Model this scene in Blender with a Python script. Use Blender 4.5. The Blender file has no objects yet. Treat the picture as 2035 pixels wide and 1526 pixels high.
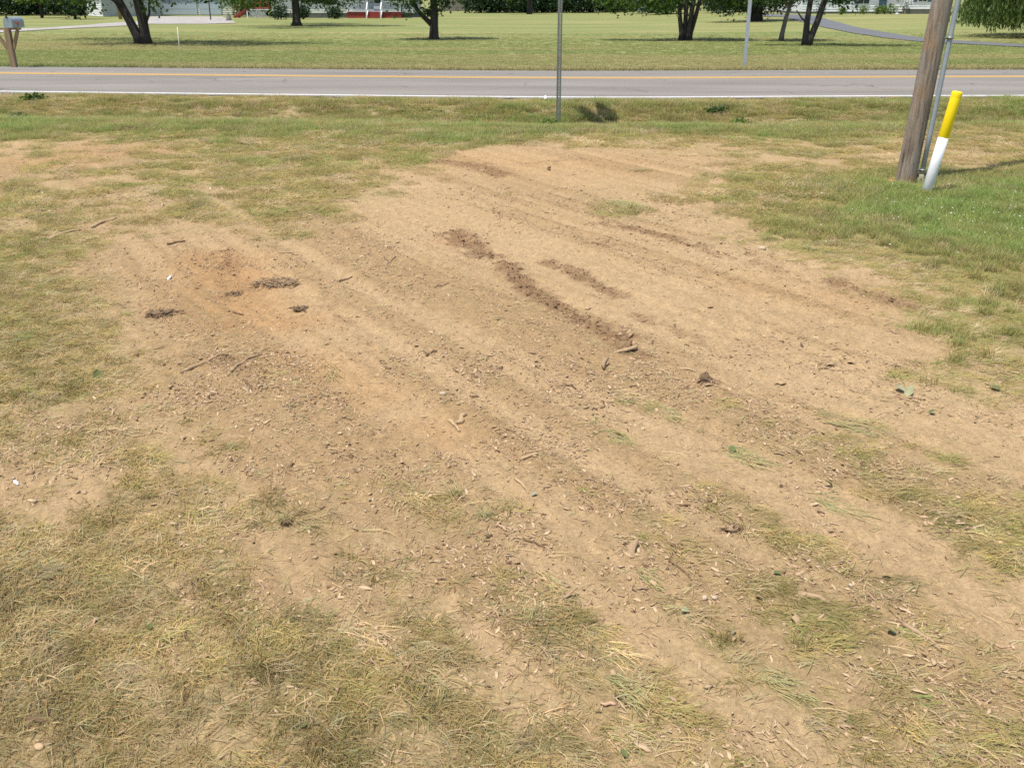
import bpy, math, random
import numpy as np

# ------------------------------------------------------------------ camera, sky, sun, exposure
PITCH = math.radians(22.2); CAM_H = 1.85; FPX = 1884.0; CX, CY = 1017.5, 763.0
SC = bpy.context.scene
COL = SC.collection
cam_d = bpy.data.cameras.new("camera"); cam = bpy.data.objects.new("camera", cam_d); COL.objects.link(cam)
cam.location = (0, 0, CAM_H); cam.rotation_euler = (math.pi / 2 - PITCH, 0, 0)
cam_d.sensor_width = 36.0; cam_d.lens = 36.0 * FPX / 2035.0
cam_d.clip_start = 0.05; cam_d.clip_end = 2000
SC.camera = cam

SUN_EL = math.radians(74.0)
SHX, SHY = 0.79, 0.61                      # direction in which shadows fall on the ground
w = bpy.data.worlds.new("World"); SC.world = w; w.use_nodes = True
nt = w.node_tree; bg = nt.nodes["Background"]
sky = nt.nodes.new("ShaderNodeTexSky"); sky.sky_type = 'NISHITA'; sky.sun_disc = False
sky.sun_elevation = SUN_EL; sky.sun_rotation = math.atan2(-SHX, -SHY)
sky.air_density = 1.0; sky.dust_density = 2.0; sky.ozone_density = 1.0
nt.links.new(sky.outputs[0], bg.inputs[0]); bg.inputs[1].default_value = 0.15
sd = bpy.data.lights.new("sun", 'SUN'); sd.energy = 4.6; sd.angle = math.radians(0.55); sd.color = (1.0, 0.955, 0.88)
sun = bpy.data.objects.new("sun", sd); COL.objects.link(sun)
_h = math.cos(SUN_EL)
from mathutils import Vector, Matrix, Quaternion
sun.rotation_euler = Vector((SHX * _h, SHY * _h, -math.sin(SUN_EL))).to_track_quat('-Z', 'Y').to_euler()
sun.location = (-10, -10, 40)
vs = SC.view_settings
vs.view_transform = 'Standard'; vs.look = 'None'; vs.gamma = 1.0; vs.exposure = 0.25; vs.use_curve_mapping = False
SC.render.engine = 'CYCLES'
SC.cycles.use_denoising = False
SC.cycles.max_bounces = 4; SC.cycles.diffuse_bounces = 2; SC.cycles.glossy_bounces = 2; SC.cycles.transparent_max_bounces = 8
SC.cycles.pixel_filter_type = 'BLACKMAN_HARRIS'; SC.cycles.filter_width = 1.6

# ------------------------------------------------------------------ helpers
RS = np.random.RandomState
CP, SP = math.cos(PITCH), math.sin(PITCH)
def at(px, py, z=0.0):
    """place in the yard or street seen at a photo position, on level z"""
    dx = (px - CX) / FPX; up = (CY - py) / FPX
    dz = -SP + up * CP; dy = CP + up * SP
    t = (z - CAM_H) / dz
    return dx * t, dy * t
def xat(px, Y, z=0.0):
    return (px - CX) / FPX * (Y * CP + (CAM_H - z) * SP)

def _hash(ix, iy, seed):
    h = (ix.astype(np.int64) * 374761393 + iy.astype(np.int64) * 668265263 + seed * 2147483647) & 0xffffffff
    h = ((h ^ (h >> 13)) * 1274126177) & 0xffffffff
    return ((h ^ (h >> 16)) & 0xffff) / 65535.0
def vnoise(x, y, seed=0):
    ix = np.floor(x); iy = np.floor(y); fx = x - ix; fy = y - iy
    fx = fx * fx * (3 - 2 * fx); fy = fy * fy * (3 - 2 * fy)
    a = _hash(ix, iy, seed); b = _hash(ix + 1, iy, seed); c = _hash(ix, iy + 1, seed); d = _hash(ix + 1, iy + 1, seed)
    return (a * (1 - fx) + b * fx) * (1 - fy) + (c * (1 - fx) + d * fx) * fy
def fbm(x, y, o=4, seed=0):
    s = 0.0; a = 0.5; t = 0.0
    for k in range(o):
        s = s + a * vnoise(x * 2 ** k + 17.3 * k, y * 2 ** k - 9.1 * k, seed + k); t += a; a *= 0.5
    return s / t
def sstep(a, b, x):
    t = np.clip((x - a) / (b - a), 0, 1); return t * t * (3 - 2 * t)

def tag(o, label=None, cat=None, group=None, kind=None):
    if label: o["label"] = label
    if cat: o["category"] = cat
    if group: o["group"] = group
    if kind: o["kind"] = kind
    return o
def empty(name, loc, rz=0.0, label=None, cat=None, group=None):
    o = bpy.data.objects.new(name, None); COL.objects.link(o); o.location = loc; o.rotation_euler = (0, 0, rz)
    o.empty_display_size = 0.1
    return tag(o, label, cat, group)
def link(name, me, parent=None, loc=(0, 0, 0), rot=(0, 0, 0)):
    o = bpy.data.objects.new(name, me); COL.objects.link(o); o.location = loc; o.rotation_euler = rot
    if parent: o.parent = parent
    return o
def npmesh(name, V, F, mat=None, smooth=False, cols=None, vals=None):
    """V (n,3), F (m,k) with k = 3 or 4"""
    V = np.asarray(V, np.float32); F = np.asarray(F, np.int32); k = F.shape[1]
    me = bpy.data.meshes.new(name)
    me.vertices.add(len(V)); me.vertices.foreach_set("co", V.ravel())
    me.loops.add(F.size); me.loops.foreach_set("vertex_index", F.ravel())
    me.polygons.add(len(F)); me.polygons.foreach_set("loop_start", np.arange(0, F.size, k, dtype=np.int32))
    me.polygons.foreach_set("loop_total", np.full(len(F), k, np.int32))
    if smooth: me.polygons.foreach_set("use_smooth", np.ones(len(F), bool))
    me.update(calc_edges=True)
    if cols is not None:
        for n, c in cols.items():
            a = me.attributes.new(n, 'FLOAT_COLOR', 'POINT'); c4 = np.ones((len(V), 4), np.float32); c4[:, :3] = c
            a.data.foreach_set("color", c4.ravel())
    if vals is not None:
        for n, c in vals.items():
            a = me.attributes.new(n, 'FLOAT', 'POINT'); a.data.foreach_set("value", np.asarray(c, np.float32).ravel())
    if mat: me.materials.append(mat)
    return me
class MB:
    """collects boxes, tubes and prisms, then links them as ONE mesh object"""
    def __init__(s): s.v = []; s.f = []
    def add(s, vs, fs):
        b = len(s.v); s.v += [tuple(q) for q in vs]; s.f += [tuple(b + i for i in q) for q in fs]; return s
    def box(s, x0, x1, y0, y1, z0, z1):
        return s.add([(x0, y0, z0), (x1, y0, z0), (x1, y1, z0), (x0, y1, z0), (x0, y0, z1), (x1, y0, z1), (x1, y1, z1), (x0, y1, z1)],
                     [(3, 2, 1, 0), (4, 5, 6, 7), (0, 1, 5, 4), (1, 2, 6, 5), (2, 3, 7, 6), (3, 0, 4, 7)])
    def bar(s, a, b, wx, wz):
        a = Vector(a); b = Vector(b); d = (b - a).normalized(); up = Vector((0, 0, 1)) if abs(d.z) < .9 else Vector((0, 1, 0))
        r = d.cross(up).normalized() * wx / 2; u = r.cross(d).normalized() * wz / 2
        return s.add([a - r - u, a + r - u, a + r + u, a - r + u, b - r - u, b + r - u, b + r + u, b - r + u],
                     [(0, 1, 2, 3), (7, 6, 5, 4), (0, 4, 5, 1), (1, 5, 6, 2), (2, 6, 7, 3), (3, 7, 4, 0)])
    def tube(s, pts, rad, n=8, cap=True, jit=0.0, seed=0):
        rs = RS(seed); b = len(s.v); P = [Vector(q) for q in pts]; m = len(P)
        ref = None
        for i, q in enumerate(P):
            d = (P[min(i + 1, m - 1)] - P[max(i - 1, 0)]).normalized()
            if ref is None: ref = d.orthogonal().normalized()
            ref = (ref - d * ref.dot(d)).normalized(); o = d.cross(ref)
            for k in range(n):
                t = 2 * math.pi * k / n; r = rad[i] * (1 + jit * (rs.rand() - .5))
                s.v.append(tuple(q + (ref * math.cos(t) + o * math.sin(t)) * r))
        for i in range(m - 1):
            for k in range(n):
                s.f.append((b + i * n + k, b + i * n + (k + 1) % n, b + (i + 1) * n + (k + 1) % n, b + (i + 1) * n + k))
        if cap:
            s.f.append(tuple(b + k for k in range(n))[::-1]); s.f.append(tuple(b + (m - 1) * n + k for k in range(n)))
        return s
    def mesh(s, name, mat, smooth=False):
        me = bpy.data.meshes.new(name); me.from_pydata(s.v, [], s.f)
        if smooth: me.polygons.foreach_set("use_smooth", [True] * len(me.polygons))
        if mat: me.materials.append(mat)
        me.update(); return me
    def build(s, name, mat, parent=None, smooth=False, loc=(0, 0, 0), rot=(0, 0, 0), kind=None):
        o = link(name, s.mesh(name, mat, smooth), parent, loc, rot)
        if kind: o["kind"] = kind
        return o

# ------------------------------------------------------------------ materials
def nodes_of(name):
    m = bpy.data.materials.new(name); m.use_nodes = True; nt = m.node_tree
    return m, nt, nt.nodes["Principled BSDF"], nt.nodes, nt.links
def ramp(N, L, src, stops):
    r = N.new("ShaderNodeValToRGB"); e = r.color_ramp.elements
    while len(e) < len(stops): e.new(0.5)
    for i, (p, c) in enumerate(stops): e[i].position = p; e[i].color = (*c, 1)
    L.new(src, r.inputs[0]); return r.outputs[0]
def noise(N, L, vec, scale, detail=4, rough=0.55):
    n = N.new("ShaderNodeTexNoise"); n.inputs["Scale"].default_value = scale; n.inputs["Detail"].default_value = detail
    n.inputs["Roughness"].default_value = rough
    if vec is not None: L.new(vec, n.inputs["Vector"])
    return n.outputs["Fac"]
def mapped(N, L, scale=(1, 1, 1), rot=(0, 0, 0), src="Object"):
    tc = N.new("ShaderNodeTexCoord"); mp = N.new("ShaderNodeMapping"); mp.inputs["Scale"].default_value = scale
    mp.inputs["Rotation"].default_value = rot; L.new(tc.outputs[src], mp.inputs[0]); return mp.outputs[0]
def mixc(N, L, fac, a, b, mode='MIX'):
    m = N.new("ShaderNodeMix"); m.data_type = 'RGBA'; m.blend_type = mode
    for s, v in ((0, fac), (6, a), (7, b)):
        if isinstance(v, (int, float)): m.inputs[s].default_value = v
        elif isinstance(v, tuple): m.inputs[s].default_value = (*v, 1)
        else: L.new(v, m.inputs[s])
    return m.outputs[2]
def bump(N, L, b, h, strength=0.4, dist=0.01):
    n = N.new("ShaderNodeBump"); n.inputs["Strength"].default_value = strength; n.inputs["Distance"].default_value = dist
    L.new(h, n.inputs["Height"]); L.new(n.outputs[0], b.inputs["Normal"]); return n
def plain(name, a, b, scale=8.0, rough=0.7, metal=0.0, bmp=0.15, stretch=(1, 1, 1), detail=5, spec=0.3, dist=0.004):
    m, nt, B, N, L = nodes_of(name); v = mapped(N, L, stretch)
    f = noise(N, L, v, scale, detail); c = ramp(N, L, f, [(0.3, a), (0.7, b)])
    L.new(c, B.inputs["Base Color"]); B.inputs["Roughness"].default_value = rough; B.inputs["Metallic"].default_value = metal
    B.inputs["Specular IOR Level"].default_value = spec
    if bmp: bump(N, L, B, f, bmp, dist)
    return m
def leafmat(name, dark, light, trans=0.35):
    """foliage: colour varies leaf by leaf, some light passes through"""
    m, nt, B, N, L = nodes_of(name)
    a = N.new("ShaderNodeAttribute"); a.attribute_name = "leaf"
    c = ramp(N, L, a.outputs["Fac"], [(0.0, dark), (1.0, light)])
    L.new(c, B.inputs["Base Color"]); B.inputs["Roughness"].default_value = 0.5; B.inputs["Specular IOR Level"].default_value = 0.35
    t = N.new("ShaderNodeBsdfTranslucent"); L.new(mixc(N, L, 1.0, c, (1.5, 1.6, 0.6), 'MULTIPLY'), t.inputs[0])
    x = N.new("ShaderNodeMixShader"); x.inputs[0].default_value = trans
    L.new(B.outputs[0], x.inputs[1]); L.new(t.outputs[0], x.inputs[2]); L.new(x.outputs[0], N["Material Output"].inputs[0])
    return m
def bitmat(name, trans=0.0, rough=0.75, grain=0.0):
    """blades, chips, crumbs: own colour of each piece"""
    m, nt, B, N, L = nodes_of(name)
    a = N.new("ShaderNodeAttribute"); a.attribute_type = 'INSTANCER'; a.attribute_name = "tint"
    g = N.new("ShaderNodeAttribute"); g.attribute_name = "shade"
    c = mixc(N, L, 1.0, a.outputs["Color"], g.outputs["Color"], 'MULTIPLY')
    L.new(c, B.inputs["Base Color"]); B.inputs["Roughness"].default_value = rough; B.inputs["Specular IOR Level"].default_value = 0.25
    if trans:
        t = N.new("ShaderNodeBsdfTranslucent"); L.new(c, t.inputs[0]); x = N.new("ShaderNodeMixShader"); x.inputs[0].default_value = trans
        L.new(B.outputs[0], x.inputs[1]); L.new(t.outputs[0], x.inputs[2]); L.new(x.outputs[0], N["Material Output"].inputs[0])
    return m

M = {}
M['blade'] = bitmat("grass_blade", 0.4, 0.6)
M['bit'] = bitmat("loose_bit", 0.0, 0.85)
M['bark'] = plain("bark", (.024, .021, .018), (.07, .06, .05), 9, .9, bmp=.8, stretch=(1, 1, .18), dist=.03)
M['bark_pale'] = plain("bark_pale", (.11, .1, .085), (.24, .21, .18), 9, .9, bmp=.7, stretch=(1, 1, .2), dist=.02)
M['leaf'] = leafmat("leaf_mid", (.022, .05, .012), (.085, .15, .03))
M['leaf_dark'] = leafmat("leaf_dark", (.012, .03, .012), (.035, .075, .022), .2)
M['leaf_light'] = leafmat("leaf_light", (.05, .1, .015), (.19, .27, .045))
M['willow'] = leafmat("leaf_willow", (.045, .08, .02), (.15, .21, .06))
M['white_siding'] = plain("white_siding", (.76, .77, .77), (.84, .84, .83), 3, .55, bmp=.03)
M['cream_siding'] = plain("cream_siding", (.6, .61, .54), (.68, .69, .62), 3, .6, bmp=.03)
M['blue_door'] = plain("pale_blue_door", (.42, .5, .56), (.46, .54, .6), 2, .5, bmp=.02)
M['white'] = plain("white_paint", (.7, .71, .7), (.78, .79, .78), 5, .5, bmp=.05)
M['red'] = plain("red_paint", (.2, .032, .026), (.3, .05, .038), 3, .6, bmp=.1)
M['found'] = plain("foundation", (.17, .17, .15), (.26, .25, .22), 3, .9, bmp=.2)
M['shutter'] = plain("blue_shutter", (.05, .09, .13), (.08, .13, .17), 4, .5, bmp=.05)
M['roof'] = plain("shingle", (.06, .06, .06), (.13, .125, .12), 8, .95, bmp=.5)
M['teal'] = plain("teal_metal", (.16, .27, .27), (.2, .32, .31), 3, .4, bmp=.03)
M['shaded_wall'] = plain("shaded_siding", (.4, .42, .4), (.48, .5, .47), 3, .6, bmp=.05)  # white shed siding greyed: shade of its right face put into the colour
M['fence'] = plain("grey_boards", (.12, .11, .1), (.24, .225, .2), 4, .9, bmp=.3, stretch=(3, 3, .3))
M['steel'] = plain("galvanised", (.22, .235, .22), (.34, .35, .33), 30, .5, .7, bmp=.1, spec=.5)
M['steel_pale'] = plain("galvanised_pale", (.42, .46, .48), (.52, .56, .58), 20, .45, .4, bmp=.05, spec=.5)
M['treated'] = plain("treated_wood", (.22, .155, .085), (.36, .26, .15), 12, .85, bmp=.3, stretch=(3, 3, .25))
M['box_metal'] = plain("mailbox_metal", (.3, .36, .38), (.38, .44, .46), 9, .4, .5, bmp=.05, spec=.5)
M['black'] = plain("black_metal", (.012, .012, .012), (.025, .025, .025), 9, .5)
M['yellow'] = plain("yellow_plastic", (.94, .68, .003), (.97, .71, .004), 6, .42, bmp=.03, spec=.4)
M['whiteplastic'] = plain("white_plastic", (.72, .73, .72), (.82, .82, .81), 4, .45, bmp=.03, stretch=(3, 3, .6), spec=.4)
M['conduit'] = plain("grey_conduit", (.3, .34, .36), (.36, .4, .42), 12, .5, bmp=.04, spec=.4)
M['conduit_old'] = plain("dirty_conduit", (.26, .22, .17), (.34, .31, .26), 25, .8, bmp=.2)
M['pink'] = plain("faded_red_plastic", (.6, .1, .07), (.75, .22, .17), 40, .6)
M['scrap'] = plain("white_scrap", (.7, .7, .72), (.85, .85, .86), 30, .5)
M['wood_pale'] = plain("pale_wood", (.28, .19, .105), (.47, .34, .195), 60, .85, bmp=.4, stretch=(.25, 1, 1))
M['wood_dusty'] = plain("dusty_stick", (.22, .145, .085), (.4, .28, .165), 50, .9, bmp=.4, stretch=(.3, 1, 1))
M['wood_dark'] = plain("dark_stick", (.075, .045, .026), (.2, .125, .07), 50, .9, bmp=.4, stretch=(.3, 1, 1))
M['sod'] = plain("dark_sod", (.11, .072, .04), (.27, .185, .108), 45, .95, bmp=.6, dist=.01)
M['stone'] = plain("pebble", (.36, .28, .19), (.5, .41, .3), 40, .9, bmp=.2)
M['greyleaf'] = plain("dry_leaf", (.2, .21, .14), (.32, .31, .22), 60, .9)
M['freshleaf'] = plain("green_leaf", (.07, .09, .03), (.14, .165, .055), 50, .8)
M['paleleaf'] = plain("pale_leaf", (.22, .23, .12), (.33, .33, .19), 50, .6)
# mud splashed on the foot of the marker post
_m = M['whiteplastic']; _N, _L = _m.node_tree.nodes, _m.node_tree.links; _B = _N["Principled BSDF"]; _src = _B.inputs["Base Color"].links[0].from_socket
_tc = _N.new("ShaderNodeTexCoord"); _sx = _N.new("ShaderNodeSeparateXYZ"); _L.new(_tc.outputs["Object"], _sx.inputs[0])
_mm = _N.new("ShaderNodeMath"); _mm.operation = 'MULTIPLY_ADD'; _mm.inputs[1].default_value = .16; _L.new(noise(_N, _L, mapped(_N, _L), 45, 5, .7), _mm.inputs[0]); _L.new(_sx.outputs[2], _mm.inputs[2])
_L.new(mixc(_N, _L, ramp(_N, _L, _mm.outputs[0], [(.1, (.75, .75, .75)), (.17, (0, 0, 0))]), _src, (.36, .27, .17)), _B.inputs["Base Color"])
# window panes: dark glass
m, nt_, B, N, L = nodes_of("window_glass"); B.inputs["Base Color"].default_value = (.02, .028, .035, 1); B.inputs["Roughness"].default_value = .06
M['glass'] = m
# asphalt
def asphalt(name, a, b, cracks=True):
    m, nt, B, N, L = nodes_of(name); v = mapped(N, L)
    f = noise(N, L, v, 90, 3, .7); lo = noise(N, L, mapped(N, L, (.12, .9, 1)), 1.3, 5)
    c = ramp(N, L, f, [(.3, a), (.7, b)])
    c = mixc(N, L, ramp(N, L, lo, [(.35, (0, 0, 0)), (.65, (1, 1, 1))]), c, (.74, .735, .74), 'MULTIPLY')
    if cracks:
        vo = N.new("ShaderNodeTexVoronoi"); vo.feature = 'DISTANCE_TO_EDGE'; vo.inputs["Scale"].default_value = .55
        dv = N.new("ShaderNodeVectorMath"); dv.operation = 'ADD'; nz = N.new("ShaderNodeTexNoise"); nz.inputs["Scale"].default_value = 1.5; nz.inputs["Detail"].default_value = 5
        L.new(v, nz.inputs["Vector"]); L.new(v, dv.inputs[0]); L.new(nz.outputs["Color"], dv.inputs[1]); L.new(dv.outputs[0], vo.inputs["Vector"])
        k = ramp(N, L, vo.outputs["Distance"], [(.008, (.7, .68, .66)), (.02, (1, 1, 1))])
        sel = ramp(N, L, noise(N, L, v, .5, 3), [(.5, (0, 0, 0)), (.58, (1, 1, 1))])
        c = mixc(N, L, sel, c, mixc(N, L, 1.0, c, k, 'MULTIPLY'))
    L.new(c, B.inputs["Base Color"]); B.inputs["Roughness"].default_value = .85; bump(N, L, B, f, .5, .006)
    return m
M['asphalt'] = asphalt("road_asphalt", (.17, .151, .129), (.26, .236, .203))
M['drive'] = asphalt("drive_asphalt", (.1, .105, .11), (.16, .165, .17), False)
def paint(name, a, wear):
    m, nt, B, N, L = nodes_of(name); v = mapped(N, L)
    f = ramp(N, L, noise(N, L, v, 35, 5, .7), [(.34, (0, 0, 0)), (.5, (1, 1, 1))])
    L.new(mixc(N, L, f, wear, a), B.inputs["Base Color"]); B.inputs["Roughness"].default_value = .7
    return m
M['line_white'] = paint("line_white", (.6, .6, .58), (.34, .33, .31))
M['line_yellow'] = paint("line_yellow", (.66, .385, .075), (.5, .33, .12))
# gravel sheet
m, nt_, B, N, L = nodes_of("gravel"); v = mapped(N, L)
vo = N.new("ShaderNodeTexVoronoi"); vo.inputs["Scale"].default_value = 22; L.new(v, vo.inputs["Vector"])
c = ramp(N, L, noise(N, L, v, .7, 5), [(.3, (.24, .215, .18)), (.62, (.36, .34, .315))])
c = mixc(N, L, .35, c, vo.outputs["Color"], 'SOFT_LIGHT'); L.new(c, B.inputs["Base Color"]); B.inputs["Roughness"].default_value = .9
bump(N, L, B, vo.outputs["Distance"], .6, .02); M['gravel'] = m
# bare soil and thatch of the yard: base colour laid per place, grain on top
m, nt_, B, N, L = nodes_of("yard_soil"); v = mapped(N, L)
a = N.new("ShaderNodeAttribute"); a.attribute_name = "soil"
g1 = noise(N, L, v, 260, 3, .7); g2 = noise(N, L, v, 60, 5, .65); g3 = noise(N, L, mapped(N, L, (1, .35, 1), (0, 0, -.55)), 24, 5, .6)
c = mixc(N, L, 1.0, a.outputs["Color"], ramp(N, L, g1, [(.25, (.62, .6, .58)), (.75, (1.27, 1.27, 1.27))]), 'MULTIPLY')
c = mixc(N, L, 1.0, c, ramp(N, L, g2, [(.27, (.72, .7, .68)), (.73, (1.22, 1.22, 1.22))]), 'MULTIPLY')
c = mixc(N, L, 1.0, c, ramp(N, L, g3, [(.3, (.88, .87, .86)), (.7, (1.08, 1.08, 1.08))]), 'MULTIPLY')
L.new(c, B.inputs["Base Color"]); B.inputs["Roughness"].default_value = .95; B.inputs["Specular IOR Level"].default_value = .1
mh = N.new("ShaderNodeMath"); mh.operation = 'ADD'; L.new(g2, mh.inputs[0]); L.new(g1, mh.inputs[1])
bump(N, L, B, mh.outputs[0], .8, .007); M['soil'] = m
# mown lawn across the street
m, nt_, B, N, L = nodes_of("mown_lawn")
vb = mapped(N, L, (.035, .22, 1)); vm = mapped(N, L, (.12, .7, 1)); vf = mapped(N, L, (1, .5, 1))
f1 = noise(N, L, vb, 1.0, 5, .6); f2 = noise(N, L, vm, .8, 5, .6); f3 = noise(N, L, vf, 14, 4, .7)
c = ramp(N, L, f1, [(.36, (.14, .18, .06)), (.5, (.205, .22, .085)), (.64, (.31, .275, .135))])
c = mixc(N, L, .6, c, ramp(N, L, f2, [(.34, (.145, .185, .06)), (.5, (.205, .22, .085)), (.66, (.31, .275, .13))]))
c = mixc(N, L, 1.0, c, ramp(N, L, f3, [(.3, (.7, .72, .66)), (.7, (1.2, 1.2, 1.15))]), 'MULTIPLY')
L.new(c, B.inputs["Base Color"]); B.inputs["Roughness"].default_value = .9; B.inputs["Specular IOR Level"].default_value = .1
bump(N, L, B, f3, .6, .05); M['lawn'] = m
# weathered pole
m, nt_, B, N, L = nodes_of("weathered_pole"); v = mapped(N, L, (1, 1, .05)); v2 = mapped(N, L, (1, 1, .3)); vz = mapped(N, L, (.6, .6, .5))
f1 = noise(N, L, v, 34, 6, .65); f2 = noise(N, L, v, 120, 4, .7); f3 = noise(N, L, v2, 6, 4)
c = ramp(N, L, f1, [(.3, (.045, .033, .024)), (.45, (.24, .185, .135)), (.7, (.4, .325, .25))])
c = mixc(N, L, ramp(N, L, f3, [(.45, (0, 0, 0)), (.62, (.65, .65, .65))]), c, (.33, .3, .265))
c = mixc(N, L, ramp(N, L, noise(N, L, vz, 5, 4), [(.52, (0, 0, 0)), (.68, (.75, .75, .75))]), c, (.34, .2, .105))
c = mixc(N, L, 1.0, c, ramp(N, L, f2, [(.3, (.6, .58, .56)), (.6, (1.15, 1.15, 1.15))]), 'MULTIPLY')
L.new(c, B.inputs["Base Color"]); B.inputs["Roughness"].default_value = .9; bump(N, L, B, f1, .9, .02); M['pole'] = m
# plan maps of the yard: rows run away from the viewer, columns left to right; 0 bare .. 9 full
COVER = """
7777777777777777777777777666555555555555555555555
7777777777777777777777777666555555555555555555555
7777777777777777777777777666555555555555555555555
7777777777777777777777777666655555555555555555555
7777777777777777777777777666655555555555555555555
7777777777777767777877777665544555445555555555555
7777777777777767777876654554434455444455555555555
7777777777777677777865543344444554344444444444444
7777777777776677656754432334434444333344444444444
7777777777776777644443322333333333223334444444444
7777777777777766422233222233333322222345555555555
7777777777777654312222112223322322333445555555555
6666666666666543212321111112222222223345555555555
3333333333333222222111211112222222333345555555555
1111111112222222211112222111112222233344444444444
1111111112222222111111111111112222233344444444444
2222222222333221100000000111122322343344444444444
3333333333333221000000000111211122343333333333333
3333333333332210000000000011211112233333444444444
4444444444322110000000000001211111122344555555555
6666666654432110111100000000000000012334566666666
6666666665432111111100000000000000011245666666666
6666666665431111001100000000000000011246677777777
6666666665421000000000000000000000011247777777777
6666666654321000000000000000000000001246777777777
6666666554210000000000000000000000011246788888888
6666666543210000000000000000000000012456788888888
6666666543210000000000000000000000123567888888888
6666666543110000100000000000000001245678999999999
6666666543211112210000000000000112457789999999999
6666666543333333321100000000011224678889999999999
6666666544333444432100000001222235678899999999999
5555555544444455543200000002322346778999999999999
5555555544444556654311111112222346778899899999999
4444444444455566665422111111222345778898889999999
3333333333445677766432110001111235778778888888888
2222222223344577766543100000111234566666667777777
2222222222334566677663110000011223334444445555555
2222222222233566677765321111122334444444555555555
3333333322233566677776443333333445554445555555555
7777776655566777778887666666666667776666666666666
9999999887788888888888888888888888888877777777777
9999999988888877888888788898877777788887778888888
9999999998888777788887788898776677778888789999999
8888888888777666677777777887776677778887778888888
7777777777666655566666666777776667777777777777777
6666666776655555555666666666776666777777777777777
6666666776655555555666666666776666777777777777777
"""
GREEN = """
2222222222222222233222223333333344444455555555555
2222222222222222233222223333333344444455555555555
2222222222222222233222223333333344444455555555555
2222222222222222233222223333333344444455555555555
2222222222222222233222223333333344444455555555555
2222222222222222333222223333333444444455555555555
2222222222222223333333333334334444444445555555555
2222222222222222333333333334444444444445555555555
2222222222222222322233333334445544444445555555555
2222222222222222322233333334445544444455555555555
2222222222222222232233333334444544444555555555555
2222222222222222222233333334444444444555555555555
2222222222222222222222223333333444444455555555555
2222222222222333222222333334444444444455555555555
3333333333233333322223333334444444444455555555555
4444444433333322222233333334444444444455555555555
4444444444443322222233333334444444444455555555555
4444444444443322222233333334455444444455555555555
4444444444333322222233333334455444444555555555555
4444444444332222222233333334455444445666666666666
4444444444332222222233333333333334455666666666666
4444444444322222222233333333333334445566666666666
4444444443333222222233333333333334445566666666666
4444444443333222222233333333333334445566666666666
4444444443333222222233333333333334444555666666666
4444444443333222222233333333333334444455666666666
4444444443333222222233333333333334444455666666666
4444444443333222222233333333333334444556666666666
4444444443333222222233333333333344444567788888888
4444444443333333332333333333333444455677889999999
4444444443333333333333333333333445566788899999999
4444444444444444443333333334543445566788899999999
4444444444444444443333333334643445566788899999999
4444444444444444443333333334544455566788888888888
4444444444444444443333333333444455566788888888888
4444444444444444444443333333333445566787777777777
4444444444444444444444433333333344445555556666666
4444444444444444555555543333333333333333334444444
4444444444444444444555654433444444444333333333333
5555555444444455544556665434444444444433333333333
7777777665555566655666776665555666666544444444444
8888888777666666666667777777666777777665555555555
8888887776666666666666777776666666667666566666666
7777777766666655566666666776555555566666567777777
6666666666555555556666666676555555566666667777777
6666666555555544555555555666555555566666667777777
5555555554444444455555555666555545566666667777777
5555555554444444455555555666555545566666667777777
"""
# ------------------------------------------------------------------ terrain
_rx = np.array([-60, -30, -16, -11, -5, 0, 2.2, 6.2, 10, 16, 30, 60.0])
_ry = np.array([22.5, 22.0, 21.3, 20.7, 20.0, 19.45, 19.35, 19.6, 19.75, 19.9, 20.1, 20.3])
_fx = np.linspace(-70, 70, 561); _fy = np.interp(_fx, _rx, _ry)
_k = np.exp(-np.linspace(-2, 2, 25) ** 2); _k /= _k.sum(); _fy = np.convolve(np.pad(_fy, 12, mode='edge'), _k, 'valid')
def road_near(x): return np.interp(x, _fx, _fy)
ROAD_W = 7.2
COVER_A = np.array([[int(c) for c in r] for r in COVER.split()], float) / 9
GREEN_A = np.array([[int(c) for c in r] for r in GREEN.split()], float) / 9
def plan(A, x, y):
    R, C = A.shape
    j = np.clip(np.log(np.maximum(y, .2) / 1.5) / math.log(20.5 / 1.5) * (R - 1), 0, R - 1.001)
    i = np.clip((x / (1 + .62 * y) + 1) / 2 * (C - 1), 0, C - 1.001)
    i0 = i.astype(int); j0 = j.astype(int); a = i - i0; b = j - j0
    return (A[j0, i0] * (1 - a) + A[j0, i0 + 1] * a) * (1 - b) + (A[j0 + 1, i0] * (1 - a) + A[j0 + 1, i0 + 1] * a) * b

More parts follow.
